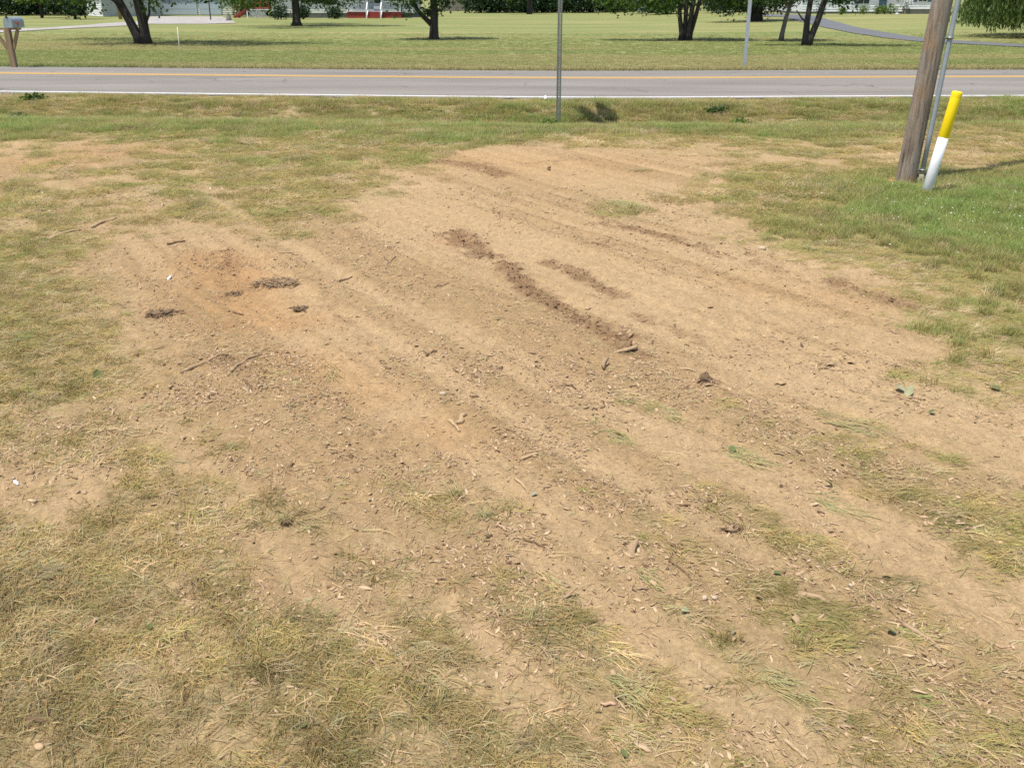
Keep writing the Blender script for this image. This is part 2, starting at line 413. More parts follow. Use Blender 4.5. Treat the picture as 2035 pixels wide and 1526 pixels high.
def strokes(x, y, L, soft=1.0):
    out = np.zeros_like(x)
    for pts, wd, st in L:
        P = [at(*q) for q in pts]
        if len(P) == 1: P = P * 2
        d = np.full_like(x, 1e9)
        for (ax, ay), (bx, by) in zip(P[:-1], P[1:]):
            vx, vy = bx - ax, by - ay; l2 = vx * vx + vy * vy + 1e-9
            t = np.clip(((x - ax) * vx + (y - ay) * vy) / l2, 0, 1)
            d = np.minimum(d, (x - ax - t * vx) ** 2 + (y - ay - t * vy) ** 2)
        out = np.maximum(out, st * np.exp(-d / (wd * wd * soft)))
    return out
DARK = [([(900, 465), (962, 508)], .13, .75), ([(1005, 528), (1060, 580), (1110, 615), (1180, 650), (1235, 672)], .085, 1.0),
        ([(1085, 520), (1130, 532)], .06, .7), ([(1140, 540), (1180, 560), (1222, 586)], .08, .85), ([(1195, 445), (1260, 456), (1330, 472), (1420, 500)], .09, .6),
        ([(1130, 468), (1200, 490)], .08, .45), ([(1480, 508), (1575, 548)], .09, .5), ([(1655, 558), (1740, 590), (1830, 617)], .1, .7),
        ([(1265, 628), (1330, 650), (1400, 682)], .06, .55), ([(880, 322), (940, 330), (995, 346)], .13, .8), ([(1040, 325), (1150, 318)], .12, .4),
        ([(1140, 290), (1250, 296)], .14, .35), ([(640, 590), (690, 640), (745, 700)], .06, .4), ([(755, 720), (800, 765)], .06, .35), ([(445, 500), (465, 575)], .12, .5),
        ([(320, 775), (375, 800)], .1, .35), ([(1225, 690), (1310, 720)], .07, .7), ([(400, 710), (510, 730)], .09, .45), ([(510, 560), (600, 555)], .11, .5),
        ([(310, 625), (345, 622)], .09, .55), ([(250, 258), (300, 260)], .25, .6), ([(1140, 560), (1190, 600)], .05, .3), ([(1320, 600), (1480, 640)], .08, .25),
        ([(1330, 540), (1440, 575)], .12, .3), ([(1500, 680), (1600, 700)], .09, .3), ([(930, 720), (1010, 760)], .08, .3), ([(1390, 740), (1450, 790)], .07, .4), ([(1560, 640), (1620, 680)], .07, .3), ([(0, 900), (60, 960)], .08, .4), ([(1000, 900), (1180, 960)], .07, .25)]
ORANGE = [([(430, 520), (470, 600)], .35, .8), ([(480, 640), (560, 640)], .3, .7), ([(600, 720), (720, 780)], .25, .5), ([(860, 850), (900, 870)], .2, .35), ([(910, 480)], .2, .5), ([(240, 300), (60, 320)], .8, .5),
          ([(900, 320), (1200, 330)], .9, .3), ([(1500, 560), (1700, 600)], .3, .3)]
CHIPPY = [([(720, 440), (760, 520), (820, 620), (860, 720)], .16, .9), ([(960, 700), (1010, 760), (1100, 820)], .2, .9), ([(1150, 880), (1100, 960), (1000, 900)], .2, .9),
          ([(1300, 740), (1420, 800), (1500, 860)], .2, 1.0), ([(1540, 650), (1650, 700), (1750, 780)], .25, .8), ([(400, 715), (500, 730)], .18, 1.0), ([(60, 840), (200, 900)], .2, 1.0),
          ([(500, 555), (600, 555)], .13, 1.0), ([(660, 555), (700, 580)], .15, .6), ([(1230, 660), (1300, 730)], .15, 1.0), ([(1360, 960), (1500, 1080), (1650, 1180)], .15, .9), ([(1250, 1060), (1300, 1120)], .1, .9),
          ([(920, 1200), (1050, 1180), (1150, 1260)], .14, .9), ([(1020, 1330), (1120, 1400)], .12, .9), ([(1700, 1200), (1850, 1300)], .14, .9), ([(1300, 1400), (1450, 1460)], .12, .8), ([(560, 800), (660, 800)], .12, .7), ([(330, 690), (380, 800)], .2, .6),
          ([(1350, 470), (1600, 540)], .3, .5), ([(1900, 500), (2000, 560)], .5, .6), ([(620, 1130), (700, 1250)], .1, .6)]
FLOW = (0.50, -0.866)                      # the rake marks run towards the viewer and to the right
def ruts(x, y):
    """raked furrows along the drag direction"""
    xb = x + .10 * (y - 4) - .004 * (y - 4) ** 2
    u = xb * FLOW[0] + y * FLOW[1]; v = -xb * FLOW[1] + y * FLOW[0]
    w_ = .5 * fbm(x * .9, y * .9, 2, 79)
    return .62 * fbm(v * 2.9 + w_, u * .2, 4, 71) + .38 * fbm(v * 8.5 + w_, u * .28, 3, 73) - .5, fbm(v * 13, u * 1.0, 3, 83) - .5
def base_z(x, y):
    """ditch in front of the road, under the road it stays below the asphalt"""
    yn = road_near(x); t = y - yn
    lip, bot, bank = -5.0, -2.95, -1.65
    z = np.interp(t, [-60, lip - .4, lip + .5, bot, bot + .22, bank, -.2, .15, 40], [0, 0, -.03, -.21, -.2, .012, -.008, -.06, -.08])
    return z + .02 * (fbm(x * .7, y * .7, 3, 5) - .5) * sstep(.4, 2, np.abs(t))
def fields(x, y):
    G = plan(COVER_A, x, y)
    n1 = fbm(x * 2.2, y * 2.2, 4, 11); n2 = fbm(x * 7, y * 7, 3, 23); r1, r2 = ruts(x, y)
    cov = G + (n1 - .5) * .75 * sstep(.02, .3, G) + (n2 - .5) * .45 * sstep(.02, .3, G) + r1 * (.95 - .45 * sstep(3, 6, y)) * sstep(.03, .25, G) * sstep(14, 9, y)
    lane = sstep(-.1, .12, r1); nearg = sstep(5.4, 3.8, y) * sstep(-1.6, .2, x + .35 * (2.5 - y))
    cov = np.clip(cov * (1 - nearg * (.02 + .72 * (1 - lane))), 0, 1)
    D = strokes(x, y, DARK, 1.9) * (.68 + .8 * fbm(x * 4.5, y * 4.5, 3, 33)); q = .6 * fbm(x * 11, y * 11, 4, 31) + .4 * fbm(x * 38, y * 38, 2, 37); D = D * sstep(.74 - .52 * D, .98 - .5 * D, q + .12)
    D = np.clip(D * (.62 + .38 * y / 8), 0, 1)
    return G, cov, D, r1, r2
def yard_z(x, y, F=None):
    G, cov, D, r1, r2 = F if F is not None else fields(x, y)
    rake = sstep(15, 11, y) * (1 - .5 * G)
    z = base_z(x, y) + rake * (r1 * .06 + r2 * .024)
    z = z + (fbm(x * 9, y * 9, 3, 41) - .5) * .02 * rake + (fbm(x * 32, y * 32, 3, 43) - .5) * (.016 + .018 * D) * sstep(15.5, 13, y)
    z = z + D * (fbm(x * 26, y * 26, 2, 47) - .35) * .045
    pit = strokes(x, y, [([(440, 560), (520, 610)], .35, .06), ([(560, 640), (640, 600)], .2, -.015), ([(1050, 560), (1180, 640)], .09, .02)])
    return z - pit

# near yard: one sheet, fine close to the viewer, coarse far away
NR, NC = 720, 560
rr = np.linspace(0, 1, NR); ss = np.linspace(-1, 1, NC)
Y0, Y1 = 0.5, 22.5
yy = Y0 * (Y1 / Y0) ** rr
S, Y = np.meshgrid(ss, yy); X = S * (1.35 + .66 * Y)
xf, yf = X.ravel(), Y.ravel()
FLD = fields(xf, yf); G_, COV_, D_, R1_, R2_ = FLD
Z = yard_z(xf, yf, FLD)
edge = np.maximum(sstep(.97, 1.0, np.abs(S.ravel())), sstep(.02, 0, np.repeat(rr, NC)))
Z = Z - edge * .12
V_ = plan(GREEN_A, xf, yf)
O_ = strokes(xf, yf, ORANGE) * (.5 + fbm(xf * 3, yf * 3, 3, 61))
tone = fbm(xf * 1.1, yf * 1.1, 4, 3); fine = fbm(xf * 30, yf * 30, 2, 9)
def mix3(c, t, d): return c * (1 - t[:, None]) + np.array(d)[None, :] * t[:, None]
soil = np.tile(np.array([.4, .283, .152]), (len(xf), 1))
soil = mix3(soil, np.clip((tone - .42) * 2.2, 0, 1), (.432, .31, .172))
soil = mix3(soil, np.clip(O_ * 1.2, 0, .9), (.385, .22, .09))
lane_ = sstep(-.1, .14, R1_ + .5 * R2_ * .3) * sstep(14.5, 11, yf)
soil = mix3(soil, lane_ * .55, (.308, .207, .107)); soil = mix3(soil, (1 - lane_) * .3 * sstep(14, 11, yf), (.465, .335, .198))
soil = mix3(soil, np.clip(D_ * 1.0, 0, .68), (.19, .112, .062))
th = np.clip(COV_ * 1.15 - .1, 0, .85)
soil = mix3(soil, th * (1 - V_), (.35, .268, .14)); soil = mix3(soil, th * V_, (.24, .225, .09))
far = sstep(13.2, 15.5, yf); soil = mix3(soil, far * .35, (.34, .3, .2))
# grey shoulder stones along the road edge and at the drive mouth on the left
shold = np.exp(-((yf - road_near(xf) + .55) / .55) ** 2) * sstep(.45, .68, fbm(xf * .35, yf * .8, 3, 77)) * .55
gx, gy = at(20, 196); shold = np.maximum(shold, np.exp(-((xf - gx + .6) / 1.3) ** 2 - ((yf - gy) / .8) ** 2))
soil = mix3(soil, np.clip(shold, 0, 1), (.33, .29, .235))
soil *= (.9 + .2 * fine)[:, None]
idx = np.arange(NR * NC).reshape(NR, NC)
F = np.stack([idx[:-1, :-1], idx[:-1, 1:], idx[1:, 1:], idx[1:, :-1]], -1).reshape(-1, 4)
me = npmesh("yard_ground", np.stack([xf, yf, Z], 1), F, M['soil'], True, cols={"soil": soil})
yard = tag(link("yard_ground", me), kind="structure")

# lawn beyond the road, with the slight rise towards the white house on the right
def lawn_z(x, y):
    z = .5 * sstep(50, 90, y) * sstep(9, 26, x) + .0 * x
    z = z + .10 * (fbm(x * .11, y * .11, 2, 15) - .5) * sstep(30, 40, y)
    return z
def lawn_point(px, py):
    x, y = at(px, py)
    for _ in range(12):
        z = float(lawn_z(np.array([x]), np.array([y]))[0]); x, y = at(px, py, z)
    return x, y, z
nr, nc = 150, 170
rr2 = np.linspace(0, 1, nr); s2 = np.linspace(-1, 1, nc)
S2, R2g = np.meshgrid(s2, rr2)
Yl = 24.5 * (400 / 24.5) ** R2g; Xl = S2 * (30 + .85 * Yl)
x2, y2 = Xl.ravel(), Yl.ravel(); yfar = road_near(x2) + ROAD_W
Zl = lawn_z(x2, y2) - .09 * sstep(.3, -.2, y2 - yfar) - .05 * np.exp(-((y2 - yfar - 1.4) / .8) ** 2)
id2 = np.arange(nr * nc).reshape(nr, nc)
F2 = np.stack([id2[:-1, :-1], id2[:-1, 1:], id2[1:, 1:], id2[1:, :-1]], -1).reshape(-1, 4)
lawn = tag(link("lawn", npmesh("lawn", np.stack([x2, y2, Zl], 1), F2, M['lawn'], True)), kind="structure")
# the land all round, a little lower
gs = np.linspace(-1, 1, 41); GX, GY = np.meshgrid(np.sign(gs) * np.abs(gs) ** 2.2 * 900, np.sign(gs) * np.abs(gs) ** 2.2 * 900)
idg = np.arange(41 * 41).reshape(41, 41)
tag(link("terrain", npmesh("terrain", np.stack([GX.ravel(), GY.ravel(), np.full(GX.size, -.42)], 1),
    np.stack([idg[:-1, :-1], idg[:-1, 1:], idg[1:, 1:], idg[1:, :-1]], -1).reshape(-1, 4), M['lawn'])), kind="structure")

# road with crown, edge lines and a double yellow line
def road_z(t): return .012 + .10 * (1 - (np.clip(np.abs(t - ROAD_W / 2) / (ROAD_W / 2), 0, 1.2)) ** 1.6)
def strip(name, t0, t1, lift, mat, n=3, wob=0.0, seed=0):
    xs = np.linspace(-62, 62, 500); ts = np.linspace(t0, t1, n); V = []
    for j, t in enumerate(ts):
        wv = wob * (fbm(xs * 1.3, xs * 0 + j, 4, seed + j) - .5) if j in (0, n - 1) else 0
        V.append(np.stack([xs, road_near(xs) + t + wv, road_z(np.full_like(xs, t)) + lift], 1))
    V = np.concatenate(V); i = np.arange(len(V)).reshape(n, -1)
    F = np.stack([i[:-1, :-1], i[:-1, 1:], i[1:, 1:], i[1:, :-1]], -1).reshape(-1, 4)
    return link(name, npmesh(name, V, F, mat, True))
road = tag(strip("road", -.16, ROAD_W + .3, 0, M['asphalt'], 21, .16, 300), kind="structure")
for nm, t0, t1, mt in (("road_edge_line", 0, .12, 'line_white'), ("road_edge_line", ROAD_W - .13, ROAD_W, 'line_white'),
                       ("road_center_line", ROAD_W / 2 - .2, ROAD_W / 2 - .06, 'line_yellow'), ("road_center_line", ROAD_W / 2 + .06, ROAD_W / 2 + .2, 'line_yellow')):
    o = strip(nm, t0, t1, .004, M[mt], 3); o["kind"] = "structure"

def sheet(name, pts, mat, lift=.02, thick=True):
    """flat paved area through points on the lawn"""
    P = [lawn_point(*q) for q in pts]; return P
def ribbon(name, up, lo, mat, n=60, lift=.03):
    def res(pl):
        pl = np.array([lawn_point(*q)[:2] for q in pl]); d = np.r_[0, np.cumsum(np.hypot(*np.diff(pl, axis=0).T))]
        t = np.linspace(0, d[-1], n); return np.stack([np.interp(t, d, pl[:, 0]), np.interp(t, d, pl[:, 1])], 1)
    A, Bm = res(up), res(lo); V = []
    for k in range(9):
        q = A * (1 - k / 8) + Bm * k / 8; V.append(np.c_[q, lawn_z(q[:, 0], q[:, 1]) + lift])
    V = np.concatenate(V); i = np.arange(9 * n).reshape(9, n)
    F = np.stack([i[:-1, :-1], i[:-1, 1:], i[1:, 1:], i[1:, :-1]], -1).reshape(-1, 4)
    return tag(link(name, npmesh(name, V, F, mat, True)), kind="structure")
ribbon("asphalt_driveway", [(1495, 26), (1560, 30), (1620, 42), (1700, 55), (1800, 72), (1850, 79), (1935, 84), (2035, 90), (2200, 100)],
       [(1495, 35), (1550, 40), (1600, 48), (1645, 57), (1700, 68), (1760, 77), (1840, 85), (1935, 90), (2035, 95), (2200, 107)], M['drive'])
ribbon("gravel_driveway", [(-160, 70), (0, 60), (100, 56), (200, 48), (285, 43), (300, 34), (441, 34)],
       [(-160, 77), (0, 66), (100, 60), (200, 55), (300, 49), (400, 49), (470, 47)], M['gravel'])
# ------------------------------------------------------------------ trees and shrubs
def leaf_cloud(P, size, rs, up=.35, aspect=.62, hang=False):
    """one leaf-shaped quad at each point"""
    n = len(P); nr = rs.normal(size=(n, 3)); nr[:, 2] += up; nr /= np.linalg.norm(nr, axis=1)[:, None]
    t = rs.normal(size=(n, 3)); u = np.cross(nr, t); u /= np.linalg.norm(u, axis=1)[:, None]; v = np.cross(nr, u)
    if hang:
        u = rs.normal(size=(n, 3)) * .3; u[:, 2] = -1; u /= np.linalg.norm(u, axis=1)[:, None]; v = np.cross(u, t); v /= np.linalg.norm(v, axis=1)[:, None]
    s = (size * (.6 + .8 * rs.rand(n)))[:, None]
    V = np.stack([P - u * s * .5, P + v * s * aspect * .5 + u * s * .08, P + u * s * .5, P - v * s * aspect * .5 + u * s * .08], 1).reshape(-1, 3)
    F = np.arange(4 * n).reshape(n, 4); leaf = np.repeat(np.clip(rs.beta(2, 2.6, n), 0, 1), 4)
    return V, F, leaf
def crown_mesh(name, lobes, n, size, mat, seed, per=26, spread=.34, floor=None):
    rs = RS(seed); L = np.array(lobes, float); vol = (L[:, 3] * L[:, 4] * L[:, 5]) ** .42; pr = vol / vol.sum()
    k = max(n // per, 4); li = rs.choice(len(L), k, p=pr)
    d = rs.normal(size=(k, 3)); d /= np.linalg.norm(d, axis=1)[:, None]; r = rs.rand(k) ** .42
    c = L[li, :3] + d * r[:, None] * L[li, 3:] 
    P = np.repeat(c, per, 0) + rs.normal(size=(k * per, 3)) * spread * np.array([1, 1, .62])
    if floor is not None: P = P[P[:, 2] > floor]
    V, F, leaf = leaf_cloud(P, size, rs)
    shade = np.repeat(np.clip(rs.normal(.0, .18, k), -.3, .3), per)
    if floor is None: leaf = np.clip(leaf + np.repeat(shade, 4), 0, 1)
    return npmesh(name, V, F, mat, vals={"leaf": leaf}), c
def tree(name, label, base, stems, lobes, n, size, leaf, seed, bark='bark', group=None, extra=None, floor=None, cat="tree", spread=.34, limbs=14):
    """base (x,y,z); stems: list of (points, radii) relative to base; lobes relative to base"""
    root = empty(name, base, 0, label, cat, group)
    for i, (pts, rad) in enumerate(stems):
        MB().tube(pts, rad, 9, jit=.16, seed=seed + i).build("trunk", M[bark], root, True)
    me, c = crown_mesh("crown", lobes, n, size, M[leaf], seed, floor=floor, spread=spread)
    rs = RS(seed + 5); mb = MB()
    for i in rs.permutation(len(c))[:limbs]:
        pts, rad = stems[rs.randint(len(stems))]; a = Vector(pts[-1]) * .75 + Vector(pts[-2]) * .25; b = Vector(c[i])
        m_ = a.lerp(b, .5) + Vector((rs.normal() * .15, rs.normal() * .15, .25)); r0 = min(rad[-1] * .55, .09)
        mb.tube([a, m_, b], [r0, r0 * .6, .012], 5)
    for pts, rad in (extra or []): mb.tube(pts, rad, 7, jit=.1, seed=seed)
    if mb.v: mb.build("limbs", M[bark], root, True, kind="stuff")
    link("crown", me, root)
    return root
def B3(px, py): return lawn_point(px, py)

SHADE = "shade trees on the lawn across the road"
b = B3(284, 88)
tree("shade_tree", "large dark double-trunked tree standing on the lawn right of the mailbox", b,
     [([(-.06, 0, -.1), (-.17, 0, .3), (-.42, 0, .9), (-.86, 0, 1.9), (-1.45, .1, 3.4), (-1.9, .2, 5)], [.26, .2, .185, .18, .14, .09]),
      ([(.16, .05, -.1), (.14, .05, .3), (.1, .05, 1), (.0, .05, 2), (.1, .1, 3.6), (.2, .2, 5.6)], [.27, .215, .2, .2, .16, .1])],
     [(-1.8, .2, 5.2, 2.6, 3.2, 2.2), (.8, -.2, 5.8, 2.9, 3.4, 2.6), (3.2, -.6, 4.6, 2.2, 3.0, 1.5), (-4.2, 4.0, 4.6, 2.2, 1.6, 1.4), (-1.75, -.9, 1.75, .6, .5, .32), (.95, -.7, 1.75, .5, .5, .22), (2.6, -.5, 2.1, 1.0, .6, .3), (5.0, .0, 4.3, 1.7, 1.5, 1.1), (.3, .5, 7.6, 2, 2, 1.5)],
     14000, .17, 'leaf', 101, extra=[([(.3, -.1, .85), (.55, -.3, 1.2), (.62, -.4, 1.55), (.8, -.6, 1.95)], [.06, .045, .035, .02]), ([(-.5, 0, 1.3), (-1.0, -.4, 1.85), (-1.6, -.9, 2.15)], [.07, .05, .02])], group=SHADE)
b = B3(590, 52)
tree("shade_tree", "broad low-branching tree shading the lawn in front of the red-porched house", b,
     [([(0, 0, -.1), (0, 0, .3), (.02, 0, 1.0), (0, 0, 2.2), (.1, 0, 4)], [.48, .31, .26, .24, .16])],
     [(0, 0, 4.6, 4.6, 6.5, 2.4), (-2.8, -.6, 1.75, 1.3, 1.2, .6), (2.6, -.4, 1.8, 1.6, 1.4, .6), (0, 0, 7, 2.8, 3.6, 2), (-4.2, -.4, 1.7, 1.0, 1, .5), (4.6, .2, 2.6, 1.6, 3, .9), (5.6, .1, 3.4, 1.4, 2, .9), (-1.2, -1.2, 1.7, .9, .9, .5), (.9, 1.2, 1.9, 1.2, .9, .5), (0, -5.5, 4, 3, 2.5, 1.2), (0, 5, 4, 3.4, 2.6, 1.4)],
     17000, .19, 'leaf', 131, group=SHADE, spread=.42)
b = B3(863, 79)
tree("shade_tree", "single-trunked tree forking low on its left side, standing right of the red porch", b,
     [([(0, 0, -.1), (-.02, 0, .12), (0, 0, .6), (.04, 0, 1.3), (-.02, 0, 2.4), (.1, 0, 4)], [.36, .22, .19, .18, .15, .1]),
      ([(-.06, 0, .62), (-.3, -.05, .85), (-.62, -.1, 1.15), (-1.0, -.2, 1.7), (-1.4, -.3, 2.6)], [.13, .115, .1, .08, .04])],
     [(-.3, 0, 4.0, 2.2, 1.9, 2.0), (-1.0, -.35, 1.75, .75, .6, .6), (.45, -.3, 1.7, .42, .4, .5), (.9, .1, 3.1, 1.2, 1.3, .8), (-1.6, .1, 2.7, 1.0, 1.2, .7), (0, 0, 5.8, 1.5, 1.4, 1.2)],
     8500, .16, 'leaf', 151, group=SHADE, extra=[([(.0, 0, 1.05), (-.25, -.1, 1.25), (-.6, -.3, 1.4)], [.05, .035, .015])], spread=.27)
b = B3(1362, 81)
tree("shade_tree", "four-stemmed tree fanning up from one foot in the middle of the far lawn", b,
     [([(-.18, 0, -.1), (-.2, 0, .3), (-.32, 0, 1.0), (-.45, 0, 2.0), (-.9, 0, 3.6)], [.17, .12, .105, .1, .05]),
      ([(-.06, .1, -.1), (-.05, .1, .3), (-.03, .1, 1.0), (-.05, .1, 2.0), (-.1, .2, 3.8)], [.16, .115, .1, .1, .05]),
      ([(.08, -.05, -.1), (.1, -.05, .3), (.18, -.05, 1.0), (.28, -.05, 2.0), (.5, 0, 3.8)], [.17, .12, .11, .1, .05]),
      ([(.18, .05, -.1), (.24, .05, .3), (.4, .05, 1.0), (.62, .05, 2.0), (1.2, .1, 3.5)], [.15, .1, .095, .085, .04])],
     [(-.3, 0, 3.9, 2.6, 2.2, 1.7), (-2.7, -.2, 1.75, 1.15, 1.0, .42), (1.6, -.2, 1.9, .9, 1.0, .4), (-1.3, -.5, 1.7, 1.1, .9, .4), (-3.6, 0, 1.9, .6, .6, .3), (.8, .6, 5.2, 1.8, 1.6, 1.2), (2.3, 0, 2.0, .55, .6, .4)],
     11000, .16, 'leaf', 171, group=SHADE, spread=.3)
b = B3(1554, 82)
tree("shade_tree", "slim pale-barked tree just left of the leaning twin-trunked tree", b,
     [([(-.05, 0, -.1), (-.03, 0, .3), (.08, 0, 1.0), (.2, 0, 1.45), (.55, 0, 2.4), (.7, .1, 4.2)], [.15, .11, .095, .09, .07, .04]),
      ([(.18, 0, 1.4), (-.05, 0, 1.75), (-.3, 0, 2.3), (-.6, 0, 3.2)], [.07, .06, .045, .02])],
     [(.1, 0, 3.6, 1.7, 1.6, 1.4), (-.5, -.2, 2.05, .8, .8, .4), (.9, -.1, 2.2, .7, .8, .4), (.4, .2, 4.9, 1.1, 1.1, .9)],
     5200, .15, 'leaf', 191, 'bark_pale', SHADE, spread=.28)
b = B3(1602, 91)
tree("shade_tree", "twin-trunked tree leaning right, left of the wooden utility pole", b,
     [([(-.04, .03, -.1), (-.04, .03, .25), (-.06, .03, .9), (.0, .03, 1.9), (-.1, .1, 3.8)], [.2, .15, .12, .1, .05]),
      ([(.06, -.03, -.1), (.14, -.03, .3), (.36, -.03, 1.0), (.6, -.03, 1.9), (1.0, 0, 3.6)], [.19, .145, .13, .12, .06])],
     [(.4, 0, 3.7, 2.0, 1.8, 1.3), (1.5, -.2, 2.3, .9, .8, .42), (-.4, -.3, 2.2, .8, .8, .4), (2.2, -.1, 3.2, 1.0, 1.0, .6), (.6, .2, 5.0, 1.3, 1.2, 1), (1.1, -.5, 1.75, .5, .4, .25), (3.2, -.1, 3.6, 1.3, 1.1, .6), (-1.6, 0, 3.3, 1.2, 1, .7)],
     5600, .15, 'leaf', 211, 'bark', SHADE, spread=.27, extra=[([(-.05, 0, .85), (-.3, 0, 1.05), (-.55, 0, 1.35)], [.045, .035, .02])])
b = B3(1503, 43)
tree("round_tree", "dense round dark tree beside the asphalt drive, with a wide patch of shade", b,
     [([(0, 0, -.1), (0, 0, .5), (0, 0, 1.5), (.1, 0, 3)], [.5, .42, .36, .2])],
     [(-.4, 0, 3.4, 3.6, 3.2, 2.5), (-2.4, -.4, 1.35, 1.4, 1.5, .8), (1.6, -.3, 1.5, 1.3, 1.5, .7), (.1, 0, .9, .8, .8, .7), (-.8, -1, 1.6, 1.2, 1, .6), (0, 0, 5.6, 2.2, 2, 1.2)],
     8200, .21, 'leaf_dark', 231, spread=.36)
b = B3(1052, 29)
tree("small_tree", "small pale green tree in front of the dark row at the back fence", b,
     [([(0, 0, -.1), (0, 0, .3), (0, 0, 1.2), (.1, 0, 3)], [.42, .27, .25, .12])],
     [(-.4, 0, 3.2, 2.6, 2.2, 1.2), (-1.6, -.3, 2.1, 1.1, .9, .4), (.1, 0, 4.6, 1.8, 1.7, 1.1)], 3000, .24, 'leaf_light', 251, spread=.35)
b = B3(150, 39)
tree("spruce_bush", "dark evergreen bush sweeping to the ground beside the white shed", b,
     [([(0, 0, -.1), (0, 0, 1), (0, 0, 4)], [.16, .13, .05])],
     [(.0, 0, 1.0, 1.2, 1.1, .95), (-.2, 0, 2.2, 1.9, 1.6, 1.0), (-.3, 0, 3.6, 1.5, 1.4, 1.2), (.2, 0, 5, .9, .9, 1.1)], 5200, .2, 'leaf_dark', 261, spread=.3, floor=.05)
b = B3(112, 35)
tree("maple_tree", "sunlit yellow-green tree at the edge of the dark wood by the shed", (b[0], b[1] - 3, b[2]),
     [([(0, 0, -.1), (0, 0, 1), (.1, 0, 3.4)], [.16, .13, .06])],
     [(-.2, 0, 3.0, 1.9, 1.6, 1.5), (-1.0, -.4, 1.9, .9, .8, .5), (.9, -.3, 2.0, .9, .8, .5), (0, 0, 4.6, 1.3, 1.2, 1)], 4200, .2, 'leaf_light', 271, spread=.33)
# dark wood at the left and row of trees before the back fence
rs = RS(77)
ORD = ('first', 'second', 'third', 'fourth', 'fifth', 'sixth', 'seventh', 'eighth', 'ninth', 'tenth', 'eleventh')
def wood_tree(px, Y, h, wdt, seed, label, group, leaf='leaf_dark', low=.25):
    x = xat(px, Y); z = float(lawn_z(np.array([x]), np.array([Y]))[0])
    return tree("wood_tree", label, (x, Y, z), [([(0, 0, -.1), (.05, 0, 1.2), (.0, .1, h * .5)], [.2, .16, .1])],
         [(0, 0, h * .55, wdt, wdt * .8, h * .42), (-wdt * .3, -.3, h * low, wdt * .85, wdt * .7, h * low * .9), (wdt * .35, -.2, h * low * 1.0, wdt * .85, wdt * .7, h * low * .9), (0, -.5, .8, wdt * .8, wdt * .5, .8), (0, -.2, 1.8, wdt, wdt * .6, .8), (0, .2, h * .85, wdt * .6, wdt * .6, h * .18)],
         4600, .3, leaf, seed, group=group, spread=.45, limbs=5, floor=.0)
for i, px in enumerate((-60, -20, 18, 48, 80, 108, 138, 168)):
    wood_tree(px, 108 + 5 * (i % 3), 8 + rs.rand() * 3, 2.6 + rs.rand() * .6, 400 + i,
              ORD[i] + " dark tree from the left in the wood behind the mailbox", "trees of the dark wood at the left", low=.2)
for i, px in enumerate((955, 985, 1018, 1048, 1080, 1112, 1142, 1172, 1205, 1238, 1270)):
    wood_tree(px, 127 + 3 * (i % 3), 7 + rs.rand() * 2, 2.4 + rs.rand() * .5, 440 + i,
              ORD[i] + " tree from the left in the shady row along the back fence", "trees along the back fence", low=.16)
for i, (px, Y, lf) in enumerate(((1290, 112, 'leaf'), (1325, 104, 'leaf_dark'), (1440, 100, 'leaf_dark'), (1418, 112, 'leaf'), (1478, 104, 'leaf'), (1575, 108, 'leaf'))):
    wood_tree(px, Y, 6.5 + rs.rand() * 2, 2.2, 470 + i, ORD[(0, 1, 3, 2, 4, 5)[i]] + " bushy tree from the left in the clump around the four-stemmed tree", "trees behind the four-stemmed tree", lf, low=.22)
for i, (px, Y) in enumerate(((505, 103), (530, 106), (250, 118), (272, 121))):
    wood_tree(px, Y, 7, 2.2, 490 + i, ("left of the two leafy trees behind the red deck", "right of the two leafy trees behind the red deck", "left of the two dark trees between shed and garage", "right of the two dark trees between shed and garage")[i],
              ("trees behind the red deck" if i < 2 else "trees between shed and garage"), 'leaf_light' if i < 2 else 'leaf_dark', low=.28)
# clipped shrubs at the houses
def shrub(name, label, px, py, rx, rz, leaf, seed, group=None, n=1300, size=.13, dy=0):
    b = lawn_point(px, py); b = (b[0], b[1] + dy, b[2]); root = empty(name, b, 0, label, "shrub", group)
    me, c = crown_mesh("crown", [(0, 0, rz * .55, rx, rx * .8, rz * .55)], n, size, M[leaf], seed, 12, .1, floor=.01)
    link("crown", me, root)
    MB().tube([(0, 0, -.05), (0, 0, rz * .5)], [.05, .03], 6).build("stem", M['bark'], root)
    return root
HS = "clipped shrubs along the house fronts"
for i, (px, py, rx, rz, lb) in enumerate(((560, 40, .85, 1.05, "clipped round shrub at the right end of the white lattice"), (604, 39, .55, .95, "clipped shrub half hidden behind the trunk before the house"),
        (667, 38, .8, .95, "clipped dark shrub against the house wall left of the porch"), (860, 34, .9, .9, "dark shrub at the house corner behind the forked tree"))):
    shrub("clipped_shrub", lb, px, py, rx, rz, 'leaf_dark', 520 + i, HS, dy=-.3)
for i, (px, py, r, lb) in enumerate(((1671, 30, .3, "small green shrub below the white house, first from the left"), (1714, 29, .36, "small bright shrub below the double window of the white house"), (1741, 29, .34, "leftmost of the three small shrubs huddled by the white planter"),
        (1755, 29, .36, "middle of the three small shrubs huddled by the white planter"), (1768, 29, .4, "tallest and rightmost of the three shrubs by the white planter"), (1627, 33, .5, "dull purple shrub at the left end of the white house wall"), (1826, 26, .25, "low green clump at the right end of the white house wall"))):
    shrub("foundation_shrub", lb, px, py, r, r * 1.9, 'leaf_light' if i not in (5,) else 'leaf_dark', 540 + i, "small shrubs along the white house", 420, .1, dy=-.25)
b = lawn_point(1786, 28)
